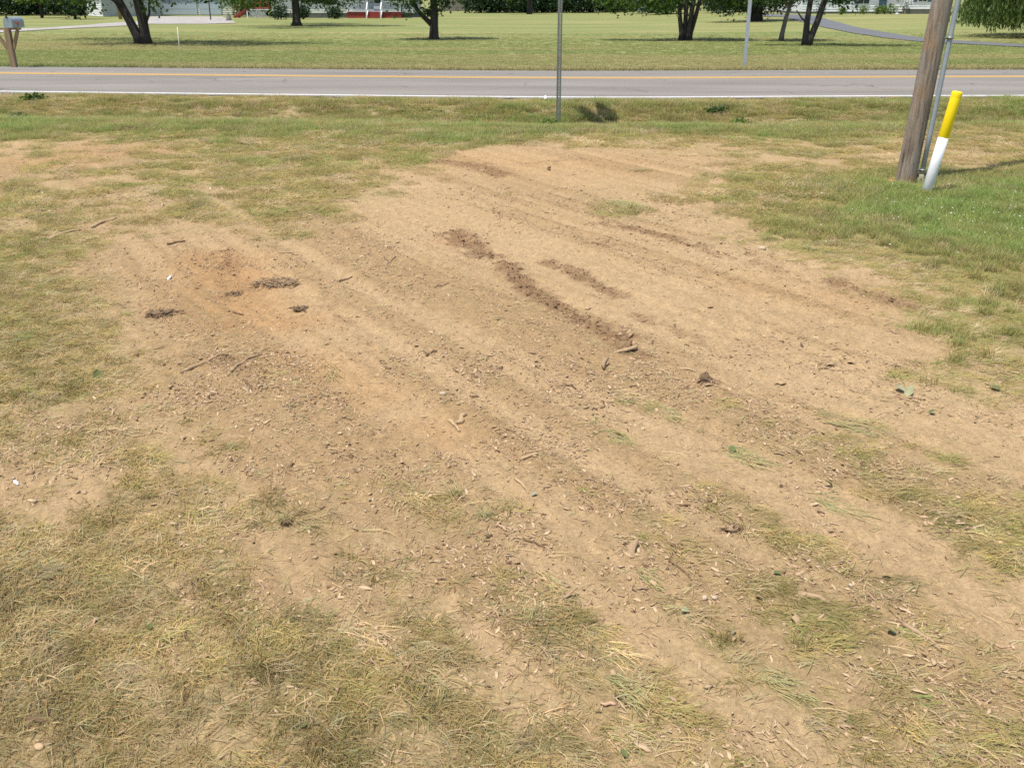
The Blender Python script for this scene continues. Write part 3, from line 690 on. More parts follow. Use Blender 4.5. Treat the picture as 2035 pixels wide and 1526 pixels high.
tree("sapling", "spindly sapling with sparse brownish leaves before the white house", (b[0], b[1] - 1, b[2]), [([(0, 0, -.05), (.05, 0, .6), (0, 0, 1.3), (.1, 0, 2)], [.03, .025, .02, .012])],
     [(-.1, 0, 1.2, .45, .4, .4), (.2, -.1, .5, .4, .3, .35), (0, 0, 2.0, .4, .4, .4)], 420, .12, 'leaf', 561, spread=.12, limbs=6)
b = lawn_point(455, 42); mb = MB(); mb.tube([(0, 0, 0), (0, 0, .18), (0, 0, .45), (0, 0, .62)], [.24, .2, .16, .06], 9, jit=.1); 
tag(mb.build("stone_marker", M['found'], None, True, (b[0], b[1], b[2])), "small pale stone standing on the grass at the gravel edge by the garage", "stone")
# weeping willow at the right edge
wx, wy = xat(2125, 50), 50.0
rs = RS(91); root = empty("willow_tree", (wx, wy, 0), 0, "weeping willow with hanging strands reaching down at the right edge", "tree")
MB().tube([(0, 0, -.1), (.1, 0, .5), (.05, 0, 2), (-.3, 0, 4.2)], [.5, .36, .3, .2], 10, jit=.15).build("trunk", M['bark'], root, True)
P = []; lim = MB()
for k in range(1900):
    a = rs.rand() * 2 * math.pi; r = 5.3 * math.sqrt(rs.rand()); x0, y0 = r * math.cos(a), r * math.sin(a) * .85
    top = 6.3 - .09 * r * r + rs.normal() * .4; bot = max(.08, .12 + .75 * vnoise(np.array([a * 6.0]), np.array([r * .5]), 7)[0] + rs.exponential(.35) + (.6 if r < 3 else 0))
    if top - bot < .6: continue
    n = int((top - bot) / .12); t = np.linspace(0, 1, n); sw = rs.normal(size=2) * .25
    P.append(np.stack([x0 + sw[0] * t ** 2 + rs.normal(size=n) * .06 + .12 * np.sin(t * 9 + a), y0 + sw[1] * t ** 2 + rs.normal(size=n) * .06, top + (bot - top) * t], 1))
    if k % 18 == 0: lim.tube([(0, 0, 3.6), (x0 * .6, y0 * .6, top + .3), (x0, y0, top)], [.09, .05, .02], 5)
P = np.concatenate(P)
V, F, lf = leaf_cloud(P, .24, rs, 0, .3, True)
# strands hang: turn leaves upright by swapping extents
link("crown", npmesh("crown", V, F, M['willow'], vals={"leaf": lf}), root)
lim.build("limbs", M['bark'], root, True, kind="stuff")

# ------------------------------------------------------------------ buildings
def clap(mb, x0, x1, z0, z1, y, step=.2):
    """lapped boards: each tilts out a little at its lower edge"""
    n = int((z1 - z0) / step)
    for i in range(n):
        a = z0 + i * step; b_ = a + step
        mb.add([(x0, y - .03, a), (x1, y - .03, a), (x1, y - .004, b_), (x0, y - .004, b_), (x0, y, a), (x1, y, a)], [(0, 1, 2, 3), (5, 4, 0, 1)[::1] if False else (4, 5, 1, 0)])
def window(root, x0, x1, z0, z1, y, shutter=True):
    wnd = MB().box(x0 - .06, x1 + .06, y - .07, y - .035, z0 - .06, z1 + .06).build("window", M['white'], root)
    MB().box(x0, (x0 + x1) / 2 - .02, y - .09, y - .074, z0, z1).build("pane", M['glass'], wnd); MB().box((x0 + x1) / 2 + .02, x1, y - .09, y - .074, z0, z1).build("pane", M['glass'], wnd)
    if shutter:
        for a, c in ((x0 - .42, x0 - .08), (x1 + .08, x1 + .42)):
            MB().box(a, c, y - .075, y - .036, z0 - .05, z1 + .05).build("shutter", M['shutter'], root)
def gable(root, x0, x1, y0, y1, z, h, mat='roof'):
    ym = (y0 + y1) / 2; e = .4
    return MB().add([(x0 - e, y0 - e, z - .1), (x1 + e, y0 - e, z - .1), (x1 + e, ym, z + h), (x0 - e, ym, z + h), (x0 - e, y1 + e, z - .1), (x1 + e, y1 + e, z - .1),
                     (x0 - e, y0 - e, z - .22), (x1 + e, y0 - e, z - .22), (x1 + e, y1 + e, z - .22), (x0 - e, y1 + e, z - .22)],
                    [(0, 1, 2, 3), (3, 2, 5, 4), (6, 9, 8, 7), (0, 6, 7, 1), (1, 7, 8, 5, 2), (5, 8, 9, 4), (4, 9, 6, 0, 3)]).build("roof", M[mat], root)
# house with red porch
HY = 96.0; X = lambda px, Y=HY: xat(px, Y)
x0, x1 = X(541), X(822); root = empty("house", (0, HY, 0), 0, "pale sided house with blue shutters and a red porch across the road", "house")
MB().box(x0, x1, .0, 8, .42, 3.0).build("wall", M['cream_siding'], root); MB().box(x0 + .04, x1 - .04, .06, 7.9, -.3, .415).build("foundation", M['found'], root)
mb = MB(); clap(mb, x0, x1, .44, 3.0, -.004); mb.build("siding", M['cream_siding'], root, kind="stuff")
gable(root, x0, x1, 0, 8, 3.1, 1.9)
window(root, X(640), X(664), 1.35, 2.5, 0); window(root, X(600), X(622), 1.35, 2.5, 0, False); window(root, X(773), X(795), 1.45, 2.5, 0)
px0, px1 = X(698), X(802); sx0, sx1 = X(738), X(766)
MB().box(px0, px1, -2.2, -.04, .0, .56).build("porch_wall", M['red'], root)
MB().box(px0 - .05, px1 + .05, -2.26, -.04, .563, .63).build("porch_floor", M['white'], root)
for i in range(3): MB().box(sx0 + .1, sx1 - .1, -2.3 - .3 * (3 - i), -2.265, 0 if i == 0 else .19 * i + .002, .19 * (i + 1)).build("step", M['red'], root)
for a, c in ((px0, sx0), (sx1, px1)):
    r = MB().box(a, c, -2.2, -2.12, 1.42, 1.5).box(a, c, -2.19, -2.13, .7, .75).build("railing", M['white'], root)
    mb = MB(); n = int((c - a) / .13)
    for i in range(1, n): q = a + (c - a) * i / n; mb.box(q - .018, q + .018, -2.175, -2.145, .752, 1.418)
    mb.build("balusters", M['white'], r, kind="stuff")
for q in (px0 + .05, sx0, sx1, px1 - .05): MB().box(q - .06, q + .06, -2.22, -2.1, .632, 2.75).build("porch_post", M['white'], root)
for q, s in ((sx0 + .02, -1), (sx1 - .02, 1)): MB().bar((q, -2.2, 1.45), (q + s * .0, -3.2, .75), .09, .09).bar((q, -3.2, .0), (q, -3.2, .8), .1, .1).bar((q, -2.24, .62), (q, -3.2, .02), .07, .14).build("stair_rail", M['white'], root)
MB().box(px0 - .3, px1 + .3, -2.6, -.45, 2.76, 2.92).build("porch_roof", M['roof'], root)
dr = MB().box(X(744), X(760), -.075, -.035, .64, 2.6).build("door", M['white'], root); MB().box(X(746), X(758), -.09, -.077, 1.3, 2.45).build("pane", M['glass'], dr)
# red deck with stairs and white lattice
root = empty("deck", (0, 96.5, 0), 0, "red painted wooden deck with stairs and white lattice skirt left of the house", "deck")
a, c = X(497), X(541)
MB().box(a, c, -1.5, 1.5, .78, .9).build("floor", M['red'], root)
mb = MB(); h = .75; n = 16; W = c - a
for i in range(-4, n): 
    q = i * W / n * 1.0
    for s in (0, 1):
        A = [q, 0] if s == 0 else [q + h, 0]; Bq = [q + h, h] if s == 0 else [q, h]
        if min(A[0], Bq[0]) < 0 or max(A[0], Bq[0]) > W: continue
        mb.bar((a + A[0], -1.56 - .02 * s, A[1]), (a + Bq[0], -1.56 - .02 * s, Bq[1]), .04, .02)
mb.box(a, a + .1, -1.62, -1.54, 0, .78).box(a + .1, c, -1.6, -1.54, .70, .775)
mb.build("lattice", M['white'], root, kind="stuff")
r = MB().box(a, c, -1.5, -1.42, 1.75, 1.85).box(a, c, -1.49, -1.43, 1.3, 1.38).build("railing", M['red'], root)
for k in range(4): q = a + (c - a) * k / 3; MB().box(q - .05, q + .05, -1.53, -1.43, .9, 1.9).build("post", M['red'], root)
for k in range(4): MB().box(a - .28 * (k + 1), a - .28 * k - .01, -1.4, -.2, .74 - .19 * k, .78 - .19 * k).build("stair_tread", M['red'], root)
for yq in (-1.45, -.15): MB().bar((a, yq, .85), (a - 1.25, yq, 0), .06, .2).build("stair_stringer", M['red'], root); MB().bar((a, yq, 1.8), (a - 1.2, yq, 1.0), .08, .1).bar((a - 1.2, yq, 0), (a - 1.2, yq, 1.05), .09, .09).build("stair_rail", M['red'], root)
# garage with pale blue doors
GY = 109.0; root = empty("garage", (0, GY, 0), 0, "garage with two wide pale blue doors behind the gravel drive", "garage")
x0, x1 = xat(284, GY), xat(486, GY)
MB().box(x0, x1, 0, 7, -.2, 3.0).build("wall", M['cream_siding'], root)
d = [xat(q, GY) for q in (302, 394, 398, 442)]
mb = MB()
for p, q in ((x0, d[0]), (d[1], d[2]), (d[3], x1)): clap(mb, p, q, .12, 3.0, -.004)
mb.build("siding", M['cream_siding'], root, kind="stuff")
gable(root, x0, x1, 0, 7, 3.1, 1.8)
for p, q in ((d[0], d[1]), (d[2], d[3])):
    g = MB().box(p + .02, q - .02, -.1, -.036, .03, 2.3).build("garage_door", M['blue_door'], root)
    for k in range(4): MB().box(p + .06, q - .06, -.115, -.102, .08 + .56 * k, .6 + .56 * k).build("panel", M['blue_door'], g)
    MB().box(p + .02, q - .02, -.12, -.037, -.02, .028).build("bottom_seal", M['black'], root)
# white shed seen corner-on
SX, SY = xat(205, 101), 101.0
root = empty("shed", (SX, SY, 0), math.radians(38), "white sided shed seen corner-on left of the double-trunked tree", "shed")
MB().box(0, 6, 0, 5, -.2, 2.7).build("wall", M['shaded_wall'], root)
mb = MB(); clap(mb, 0.02, 6, .05, 2.7, -.004); mb.build("siding", M['shaded_wall'], root, kind="stuff")  # right face takes the darker copy of the white siding
mb = MB(); n = 13
for i in range(n): z_ = .05 + i * .2; mb.add([(-.035, 0, z_), (-.035, 5, z_), (-.005, 5, z_ + .2), (-.005, 0, z_ + .2), (0, 0, z_), (0, 5, z_)], [(0, 3, 2, 1), (4, 0, 1, 5)])
mb.build("siding", M['white_siding'], root, kind="stuff")
MB().box(-.05, .03, -.06, .02, 0, 2.7).build("corner_trim", M['white_siding'], root)
gable(root, 0, 6, 0, 5, 2.8, 1.3, 'teal')
# white house on the rise at the right
WY = 88.0; WZ = .45; root = empty("house", (0, WY, WZ), 0, "long white sided house with blue shutters on the rise behind the drive", "house")
x0, xm, x1 = xat(1592, WY, WZ), xat(1792, WY, WZ), xat(1838, WY, WZ)
MB().box(x0, xm, 0, 8, .2, 3.0).build("wall", M['white_siding'], root); MB().box(xm + .004, x1, -1.2, 8, .42, 3.0).build("wing_wall", M['white_siding'], root)
MB().box(x0 + .03, xm - .03, .05, 7.9, -.5, .196).build("foundation", M['found'], root); MB().box(xm + .03, x1 - .03, -1.15, 7.9, -.5, .416).build("foundation", M['found'], root)
mb = MB(); clap(mb, x0, xm, .22, 3.0, -.004); clap(mb, xm, x1, .44, 3.0, -1.204); mb.build("siding", M['white_siding'], root, kind="stuff")
gable(root, x0, x1, 0, 8, 3.1, 1.8)
window(root, xat(1700, WY), xat(1722, WY), .85, 2.2, 0, False); window(root, xat(1808, WY), xat(1824, WY), 1.05, 2.2, -1.2)
MB().box(xat(1742, WY), xat(1757, WY), -.08, -.036, .25, 2.4).build("door", M['shutter'], root)
MB().box(xat(1694, WY), xat(1699, WY), -.075, -.036, .8, 2.25).build("shutter", M['shutter'], root)
MB().box(x1 + .02, x1 + .6, -.5, 3, -.4, 2.6).build("dark_opening", M['black'], root)  # added black box, its colour stands in for the shade inside an opening
mb = MB(); rs = RS(6)
for k in range(26):
    q = xat(1625, WY - 1) + (xat(1735, WY - 1) - xat(1625, WY - 1)) * k / 26
    mb.box(q, q + .19, -1.35, -1.2, -.25, -.02 + rs.rand() * .03)
tag(mb.build("border_edging", M['white'], None, loc=(0, WY, WZ), kind="stuff"), "white stone edging along the bed before the white house", "edging")
b = lawn_point(1777, 29); mb = MB().tube([(0, 0, 0), (0, 0, .05), (0, 0, .12), (0, 0, .5), (0, 0, .62), (0, 0, .74)], [.18, .18, .07, .06, .2, .25], 10)
tag(mb.build("garden_planter", M['white'], None, True, (b[0], b[1] - .6, b[2])), "white pedestal planter between shrubs and sapling before the white house", "planter")
# low wing and parked blocks glimpsed through the trees
root = empty("outbuilding", (xat(1545, 100), 100, .45), 0, "small white outbuilding glimpsed behind the slim pale-barked tree", "outbuilding")
MB().box(-.9, 1.5, 0, 4, -.3, 2.4).build("wall", M['white_siding'], root); gable(root, -.9, 1.5, 0, 4, 2.5, .9)
MB().box(-.4, .9, -.06, -.01, -.2, 1.9).build("garage_door", M['white'], root)
root = empty("outbuilding", (xat(1288, 120), 120, 0), 0, "low pale blue outbuilding glimpsed through leaves left of the four-stemmed tree", "outbuilding")
MB().box(-1.0, 1.2, 0, 3, -.3, 2.0).build("wall", M['blue_door'], root); gable(root, -1.0, 1.2, 0, 3, 2.1, .8)
# board fence at the back
FX0, FX1, FY = xat(872, 142), xat(1300, 142), 142.0
root = empty("board_fence", (0, FY, 0), 0, "weathered grey board fence along the back of the far lawn", "fence")
mb = MB(); rs = RS(8); q = FX0
while q < FX1:
    wd = .14; mb.box(q, q + wd, rs.rand() * .02, .03 + rs.rand() * .02, -.2, 1.85 + rs.rand() * .05); q += wd + .012
mb.build("boards", M['fence'], root, kind="stuff")
for z_ in (.4, 1.5): MB().box(FX0, FX1, .055, .1, z_, z_ + .09).build("rail", M['fence'], root)

# ------------------------------------------------------------------ street furniture
# mailbox on a timber post with arm and braces
bx, by = at(29, 136); root = empty("mailbox", (bx, by, 0), 0, "grey metal mailbox with red flag on a braced timber post at the left edge", "mailbox")
MB().box(-.07, .07, -.07, .07, -.25, 1.0).build("post", M['treated'], root)
MB().box(-.75, .36, -.06, .06, 1.004, 1.06).build("arm", M['treated'], root)
for s, e in ((1, .28), (-1, -.4)): MB().bar((s * .075, 0, .5), (e, 0, 1.0), .07, .085).build("brace", M['treated'], root)
mb = MB(); W, Hh = .125, .16; prof = [(-W, 0), (W, 0)] + [(W * math.cos(t), Hh + .115 * math.sin(t)) for t in np.linspace(0, math.pi, 9)]
n = len(prof); yb0, yb1 = -.22, .3
vs_ = [(p[0], yb0, p[1]) for p in prof] + [(p[0], yb1, p[1]) for p in prof]
box = MB().add(vs_, [tuple(range(n)), tuple(range(2 * n - 1, n - 1, -1))] + [(i + n, (i + 1) % n + n, (i + 1) % n, i) for i in range(n)]).build("box", M['box_metal'], root, loc=(.19, 0, 1.065), rot=(0, 0, math.radians(-9)))
mb = MB(); prof2 = [(p[0] * 1.05, p[1] * 1.03 - .003) for p in prof]
mb.add([(p[0], yb0 - .012, p[1]) for p in prof2] + [(p[0], yb0 + .03, p[1]) for p in prof2], [tuple(range(n)), tuple(range(2 * n - 1, n - 1, -1))] + [(i + n, (i + 1) % n + n, (i + 1) % n, i) for i in range(n)]).build("door", M['box_metal'], box)
MB().box(-.02, .02, yb0 - .035, yb0 - .013, Hh + .08, Hh + .14).build("latch", M['black'], box)
MB().box(W + .006, W + .014, -.1, .06, .12, .15).box(W + .006, W + .014, .0, .06, .06, .119).build("flag", M['pink'], box)
# route sign near the ditch: perforated channel post, plates above the picture
sx, sy = .785, 16.55; sz = float(base_z(np.array([sx]), np.array([sy]))[0])
root = empty("road_sign", (sx, sy, sz), 0, "grey perforated steel sign post standing in the ditch before the road", "sign post")
mb = MB(); Hs = 4.4; hw = .012
for s in (-1, 1):
    mb.box(*sorted((s * hw, s * .021)), -.018, -.014, -.4, Hs)                 # face either side of the holes
    mb.add([(s * .021, -.018, -.4), (s * .024, .012, -.4), (s * .0265, .012, -.4), (s * .0235, -.018, -.4), (s * .021, -.018, Hs), (s * .024, .012, Hs), (s * .0265, .012, Hs), (s * .0235, -.018, Hs)],
           [(0, 1, 5, 4), (1, 2, 6, 5), (2, 3, 7, 6), (3, 0, 4, 7)])
    mb.box(*sorted((s * .0265, s * .038)), .012, .016, -.4, Hs)
z_ = -.4
while z_ < Hs: mb.box(-hw, hw, -.0178, -.0142, z_, z_ + .0155); z_ += .0254
mb.build("post", M['steel'], root, rot=(0, 0, math.radians(7)))
MB().box(.03, .04, -.6, .6, 2.2, 3.1).build("sign_plate", M['steel_pale'], root, rot=(0, 0, math.radians(16)))
c_, s_ = .0, 3.9
MB().add([(.03, 0, s_ - .75), (.03, .75, s_), (.03, 0, s_ + .75), (.03, -.75, s_), (.04, 0, s_ - .75), (.04, .75, s_), (.04, 0, s_ + .75), (.04, -.75, s_)],
         [(0, 1, 2, 3), (7, 6, 5, 4), (0, 4, 5, 1), (1, 5, 6, 2), (2, 6, 7, 3), (3, 7, 4, 0)]).build("sign_plate", M['steel_pale'], root, rot=(0, 0, math.radians(9)))
# pale post across the road
bx, by = at(1479, 135); root = empty("road_sign", (bx, by, 0), 0, "pale grey steel sign post on the far verge before the asphalt drive", "sign post")
MB().bar((0, 0, -.3), (.0, 0, 3.2), .09, .05).bar((0, .04, -.3), (0, .04, 3.2), .03, .04).build("post", M['steel_pale'], root)
MB().box(-.05, -.04, -.3, .3, 2.5, 3.1).build("sign_plate", M['steel_pale'], root)
# thin posts on the far lawn
b = lawn_point(359, 124); tag(MB().tube([(0, 0, -.1), (.03, 0, 1.0)], [.009, .008], 6).build("marker_stake", M['whiteplastic'], None, True, (b[0], b[1], b[2])), "thin pale stake on the mown lawn right of the double-trunked tree", "stake")
b = lawn_point(419, 41); root = empty("pole_lamp", (b[0], b[1], b[2]), 0, "thin black pole standing on the grass before the pale blue garage doors", "pole")
MB().tube([(0, 0, -.1), (0, 0, 2.4)], [.05, .045], 8).build("pole", M['black'], root, True); MB().tube([(0, 0, 2.401), (0, 0, 2.5), (0, 0, 2.75), (0, 0, 2.85)], [.05, .13, .15, .03], 8).build("lantern", M['black'], root, True)
b = lawn_point(240, 39); tag(MB().tube([(0, 0, -.1), (-.15, 0, 2.5), (-.4, 0, 7)], [.16, .14, .12], 9).build("timber_pole", M['treated'], None, True, (b[0], b[1], b[2])), "brown timber pole standing behind the left stem of the double-trunked tree", "pole")
b = lawn_point(250, 60)

# utility pole with conduit, and yellow topped marker post
ux, uy = 4.262, 10.34; UZ = -.01
root = empty("utility_pole", (ux, uy, UZ), 0, "weathered wooden utility pole with a grey conduit strapped to its right side", "utility pole")
zs = [-.4, 0, .12, .4, .9, 1.8, 4, 9.5]; rd = [.112, .109, .106, .104, .102, .1, .096, .08]
mb = MB(); n = 40; rs = RS(17)
zz = np.concatenate([np.linspace(-.3, 2.6, 60), np.linspace(2.8, 9.5, 20)]); vv = []
th_ = np.linspace(0, 2 * math.pi, n, endpoint=False); groove = np.zeros(n)
for k in rs.choice(n, 9, replace=False): groove[k] = rs.rand() * .5 + .3
for i, z_ in enumerate(zz):
    r = np.interp(z_, zs, rd); g = groove * (.6 + .4 * np.sin(z_ * 1.7 + np.arange(n)))
    lump = 1 + .03 * np.sin(2 * th_ + z_ * .5) + .02 * np.sin(5 * th_ + 1.3)
    for k in range(n): rr_ = r * lump[k] - .007 * g[k]; vv.append((rr_ * math.cos(th_[k]) + .05 * z_, rr_ * math.sin(th_[k]), z_))
m_ = len(zz); fc = [(i * n + k, i * n + (k + 1) % n, (i + 1) * n + (k + 1) % n, (i + 1) * n + k) for i in range(m_ - 1) for k in range(n)] + [tuple((m_ - 1) * n + k for k in range(n))]
MB().add(vv, fc).build("pole", M['pole'], root, True)
def rpole(z): return float(np.interp(z, zs, rd))
cz = [.11, .5, 1, 1.5, 2.2, 4]; 
MB().tube([(rpole(z) + .03 + .05 * z, -.06, z) for z in cz], [.0255] * len(cz), 14).build("conduit", M['conduit'], root, True)
MB().tube([(rpole(0) + .03, -.06, -.2), (rpole(0) + .03, -.06, .1)], [.03, .028], 12, jit=.1).build("conduit_stub", M['conduit_old'], root, True)
for z_ in (.13, 1.46): 
    xx = rpole(z_) + .03 + .05 * z_; MB().tube([(xx, -.06, z_), (xx, -.06, z_ + .022)], [.034, .034], 14).box(xx - .12, xx - .02, -.075, -.05, z_, z_ + .02).build("strap", M['steel'], root, True)
# marker post
mx, my = at(1839, 388); root = empty("marker_post", (mx, my, -.01), 0, "leaning white marker post with a bright yellow top beside the utility pole", "marker post")
tilt = Vector((.16, .03, 1)).normalized(); q = Vector((0, 0, 1)).rotation_difference(tilt).to_euler()
MB().tube([(0, 0, -.2), (0, 0, .3), (0, 0, .62)], [.05, .05, .05], 24).build("post", M['whiteplastic'], root, True, rot=q)
MB().tube([(0, 0, .58), (0, 0, .581), (0, 0, .96), (0, 0, .962), (0, 0, .966), (0, 0, .968), (0, 0, 1.005), (0, 0, 1.018), (0, 0, 1.024)], [.0501, .0506, .0506, .0504, .0504, .0506, .0506, .048, .03], 24).build("sleeve", M['yellow'], root, True, rot=q)
# ------------------------------------------------------------------ grass, chips and crumbs (uncountable): instanced pieces, one object per kind
def blades(n, rad, L0, L1, h0, h1, w0, w1, mode, seed, comb=0.0, hue=.35):
    rs = RS(seed); r = rad * np.sqrt(rs.rand(n)); a = rs.rand(n) * 2 * np.pi; rx, ry = r * np.cos(a), r * np.sin(a)
    az = rs.rand(n) * 2 * np.pi
    if comb: az = az * (1 - comb) + comb * rs.normal(0, .38, n)
    L = L0 + (L1 - L0) * rs.rand(n); h = h0 + (h1 - h0) * rs.rand(n) ** 1.5; wd = w0 + (w1 - w0) * rs.rand(n)
    T = np.array([0, .34, .68, 1.0]); V = np.zeros((n, 4, 2, 3)); curl = rs.normal(0, .5, n)
    for k, t in enumerate(T):
        if mode == 'flat': d = L * t; z = h * np.sin(np.pi * min(t * .92, 1)) + .002
        else: d = L * (.18 * t + h * t * t); z = L * (t - .28 * h * t * t)
        aa = az + curl * t * .7; px = rx + d * np.cos(aa); py = ry + d * np.sin(aa)
        ww = wd * (1, .95, .7, .12)[k] / 2; tw = rs.rand(n) * .0 + az + np.pi / 2
        for s in (0, 1):
            sg = 1 - 2 * s; V[:, k, s] = np.stack([px + sg * ww * np.cos(tw), py + sg * ww * np.sin(tw), z + (sg * ww * .5 if mode == 'flat' else 0)], 1)
    base = np.arange(n)[:, None] * 8; F = np.concatenate([base + np.array([[0, 1, 3, 2]]) + 2 * k for k in range(3)])
    v = rs.rand(n); c = np.stack([.72 + .6 * v + hue * (rs.rand(n) - .5), .72 + .55 * v, .68 + .55 * v - hue * .6 * (rs.rand(n) - .5)], 1)
    return npmesh("tuft", V.reshape(-1, 3), F, M['blade'], cols={"shade": np.repeat(c, 8, 0)})
def chipmesh(seed, l, wd, t, mat='bit', curve=.15):
    rs = RS(seed); n = 5; xs = np.linspace(-.5, .5, n) * l; V = []
    env = np.array([.35, .85, 1, .8, .25]) * (.7 + .6 * rs.rand(n)); z0 = curve * l * (1 - (xs / l * 2) ** 2) * (rs.rand() - .35)
    off = rs.normal(0, .18, n) * wd
    for i in range(n):
        for y, z in ((-1, 0), (1, 0), (.8, 1), (-.8, 1)): V.append((xs[i] + rs.normal() * .02 * l, off[i] + y * wd * .5 * env[i], z0[i] + z * t * (.6 + .5 * rs.rand())))
    F = [(0, 1, 2, 3)[::-1], tuple(4 * (n - 1) + k for k in range(4))]
    for i in range(n - 1):
        for k in range(4): F.append((4 * i + k, 4 * i + (k + 1) % 4, 4 * i + 4 + (k + 1) % 4, 4 * i + 4 + k))
    c = np.ones((len(V), 3)) * (.85 + .3 * rs.rand(len(V)))[:, None]
    return npmesh("chip", V, F, M[mat], cols={"shade": c})
def lumpmesh(seed, mat='bit', n=7, m=5, rough=.35, flat=.6):
    rs = RS(seed); V = [(0, 0, -flat * .5)]
    for j in range(1, m):
        p = math.pi * j / m - math.pi / 2
        for k in range(n):
            t = 2 * math.pi * (k + .5 * (j % 2)) / n; r = 1 + rough * (rs.rand() - .5) * 2
            V.append((.5 * r * math.cos(p) * math.cos(t), .5 * r * math.cos(p) * math.sin(t), .5 * r * flat * math.sin(p)))
    V.append((0, 0, flat * .5)); F = []
    for k in range(n): F.append((0, 1 + (k + 1) % n, 1 + k))
    for j in range(m - 2):
        for k in range(n):
            a, b, c, d = 1 + j * n + k, 1 + j * n + (k + 1) % n, 1 + (j + 1) * n + (k + 1) % n, 1 + (j + 1) * n + k; F += [(a, b, c), (a, c, d)]
    e = len(V) - 1
    for k in range(n): F.append((1 + (m - 2) * n + k, 1 + (m - 2) * n + (k + 1) % n, e))
    return npmesh("lump", V, F, M[mat], cols={"shade": np.ones((len(V), 3)) * (.85 + .3 * rs.rand(len(V)))[:, None]})

def scatter(name, label, cat, P, rot, scl, idx, tint, protos):
    n = len(P); me = bpy.data.meshes.new(name); me.vertices.add(n); me.vertices.foreach_set("co", np.asarray(P, np.float32).ravel())
    def attr(k, ty, arr, field): a_ = me.attributes.new(k, ty, 'POINT'); a_.data.foreach_set(field, np.ascontiguousarray(arr).ravel())
    attr("turn", 'FLOAT_VECTOR', np.asarray(rot, np.float32), "vector"); attr("size", 'FLOAT_VECTOR', np.asarray(scl, np.float32), "vector")
    attr("pick", 'INT', np.asarray(idx, np.int32), "value"); t4 = np.ones((n, 4), np.float32); t4[:, :3] = tint; attr("tint", 'FLOAT_COLOR', t4, "color")
    me.update(); o = link(name, me); tag(o, label, cat, None, "stuff")
    g = bpy.data.node_groups.new(name, 'GeometryNodeTree'); g.interface.new_socket("Geometry", in_out='INPUT', socket_type='NodeSocketGeometry'); g.interface.new_socket("Geometry", in_out='OUTPUT', socket_type='NodeSocketGeometry')
    N, L = g.nodes, g.links; gi = N.new('NodeGroupInput'); go = N.new('NodeGroupOutput'); ip = N.new('GeometryNodeInstanceOnPoints'); gt = N.new('GeometryNodeGeometryToInstance')
    for pm in reversed(protos):
        po = bpy.data.objects.new(name + "_piece", pm); oi = N.new('GeometryNodeObjectInfo'); oi.inputs["Object"].default_value = po; L.new(oi.outputs["Geometry"], gt.inputs[0])
    def na(k, ty): q = N.new('GeometryNodeInputNamedAttribute'); q.data_type = ty; q.inputs["Name"].default_value = k; return q.outputs[0]
    e2r = N.new('FunctionNodeEulerToRotation'); L.new(na("turn", 'FLOAT_VECTOR'), e2r.inputs[0])
    L.new(gi.outputs[0], ip.inputs["Points"]); L.new(gt.outputs[0], ip.inputs["Instance"]); ip.inputs["Pick Instance"].default_value = True
    L.new(na("pick", 'INT'), ip.inputs["Instance Index"]); L.new(e2r.outputs[0], ip.inputs["Rotation"]); L.new(na("size", 'FLOAT_VECTOR'), ip.inputs["Scale"])
    L.new(ip.outputs[0], go.inputs[0]); md = o.modifiers.new("pieces", 'NODES'); md.node_group = g
    return o
def sample(n, y0, y1, rs):
    """even spread over the yard between two distances, within a little more than the view"""
    t = np.linspace(y0, y1, 400); wd = .95 + .60 * t; cdf = np.cumsum(wd); cdf /= cdf[-1]
    y = np.interp(rs.rand(n), cdf, t); x = (rs.rand(n) * 2 - 1) * (.95 + .60 * y); return x, y
def lerp(a, b, t): return a * (1 - t[:, None]) + b * t[:, None]
STRAW, DRY, OLIVE, GREEN_C, LUSH = (np.array(c) for c in ((.53, .43, .255), (.465, .365, .18), (.375, .312, .122), (.305, .302, .105), (.25, .345, .095)))
def grass_tint(v, rs, n):
    """v 0..1: dry to lush"""
    u = np.clip(v + rs.normal(0, .13, n), 0, 1); k = np.tile(DRY, (n, 1))
    k = lerp(k, np.tile(OLIVE, (n, 1)), sstep(.1, .38, u)); k = lerp(k, np.tile(GREEN_C, (n, 1)), sstep(.38, .62, u)); k = lerp(k, np.tile(LUSH, (n, 1)), sstep(.66, .95, u))
    s = (rs.rand(n) < .32 * (1 - v)); k[s] = STRAW * (.8 + .35 * rs.rand(s.sum()))[:, None]
    return k * (.78 + .44 * rs.rand(n))[:, None]

FLAT = [blades(44, .05, .025, .09, .003, .016, .0009, .0029, 'flat', 600 + i, 0) for i in range(6)]
COMB = [blades(28, .05, .03, .105, .003, .013, .0009, .0027, 'flat', 620 + i, .8) for i in range(5)]
UPR = [blades(46, .045, .035, .08, .3, .9, .0014, .003, 'up', 640 + i, 0, .2) for i in range(5)]
FLATB = [blades(150, .15, .04, .1, .006, .026, .002, .004, 'flat', 650 + i, 0) for i in range(5)]
UPRB = [blades(170, .15, .035, .085, .3, .9, .002, .0042, 'up', 655 + i, 0, .25) for i in range(5)]
TALL = [blades(120, .17, .05, .15, .35, 1.1, .003, .006, 'up', 660 + i, 0, .4) for i in range(5)]
PROTO = FLAT + COMB + UPR + FLATB + UPRB + TALL
rs = RS(1234)
px_, py_ = [], []
for n, a, b in ((36000, 1.45, 4.6), (52000, 4.6, 8), (31000, 8, 20.2)):
    x, y = sample(n, a, b, rs); px_.append(x); py_.append(y)
x = np.concatenate(px_); y = np.concatenate(py_); t = y - road_near(x)
Fd = fields(x, y); cov = Fd[1]; v = plan(GREEN_A, x, y); clump = fbm(x * 11, y * 11, 2, 141)
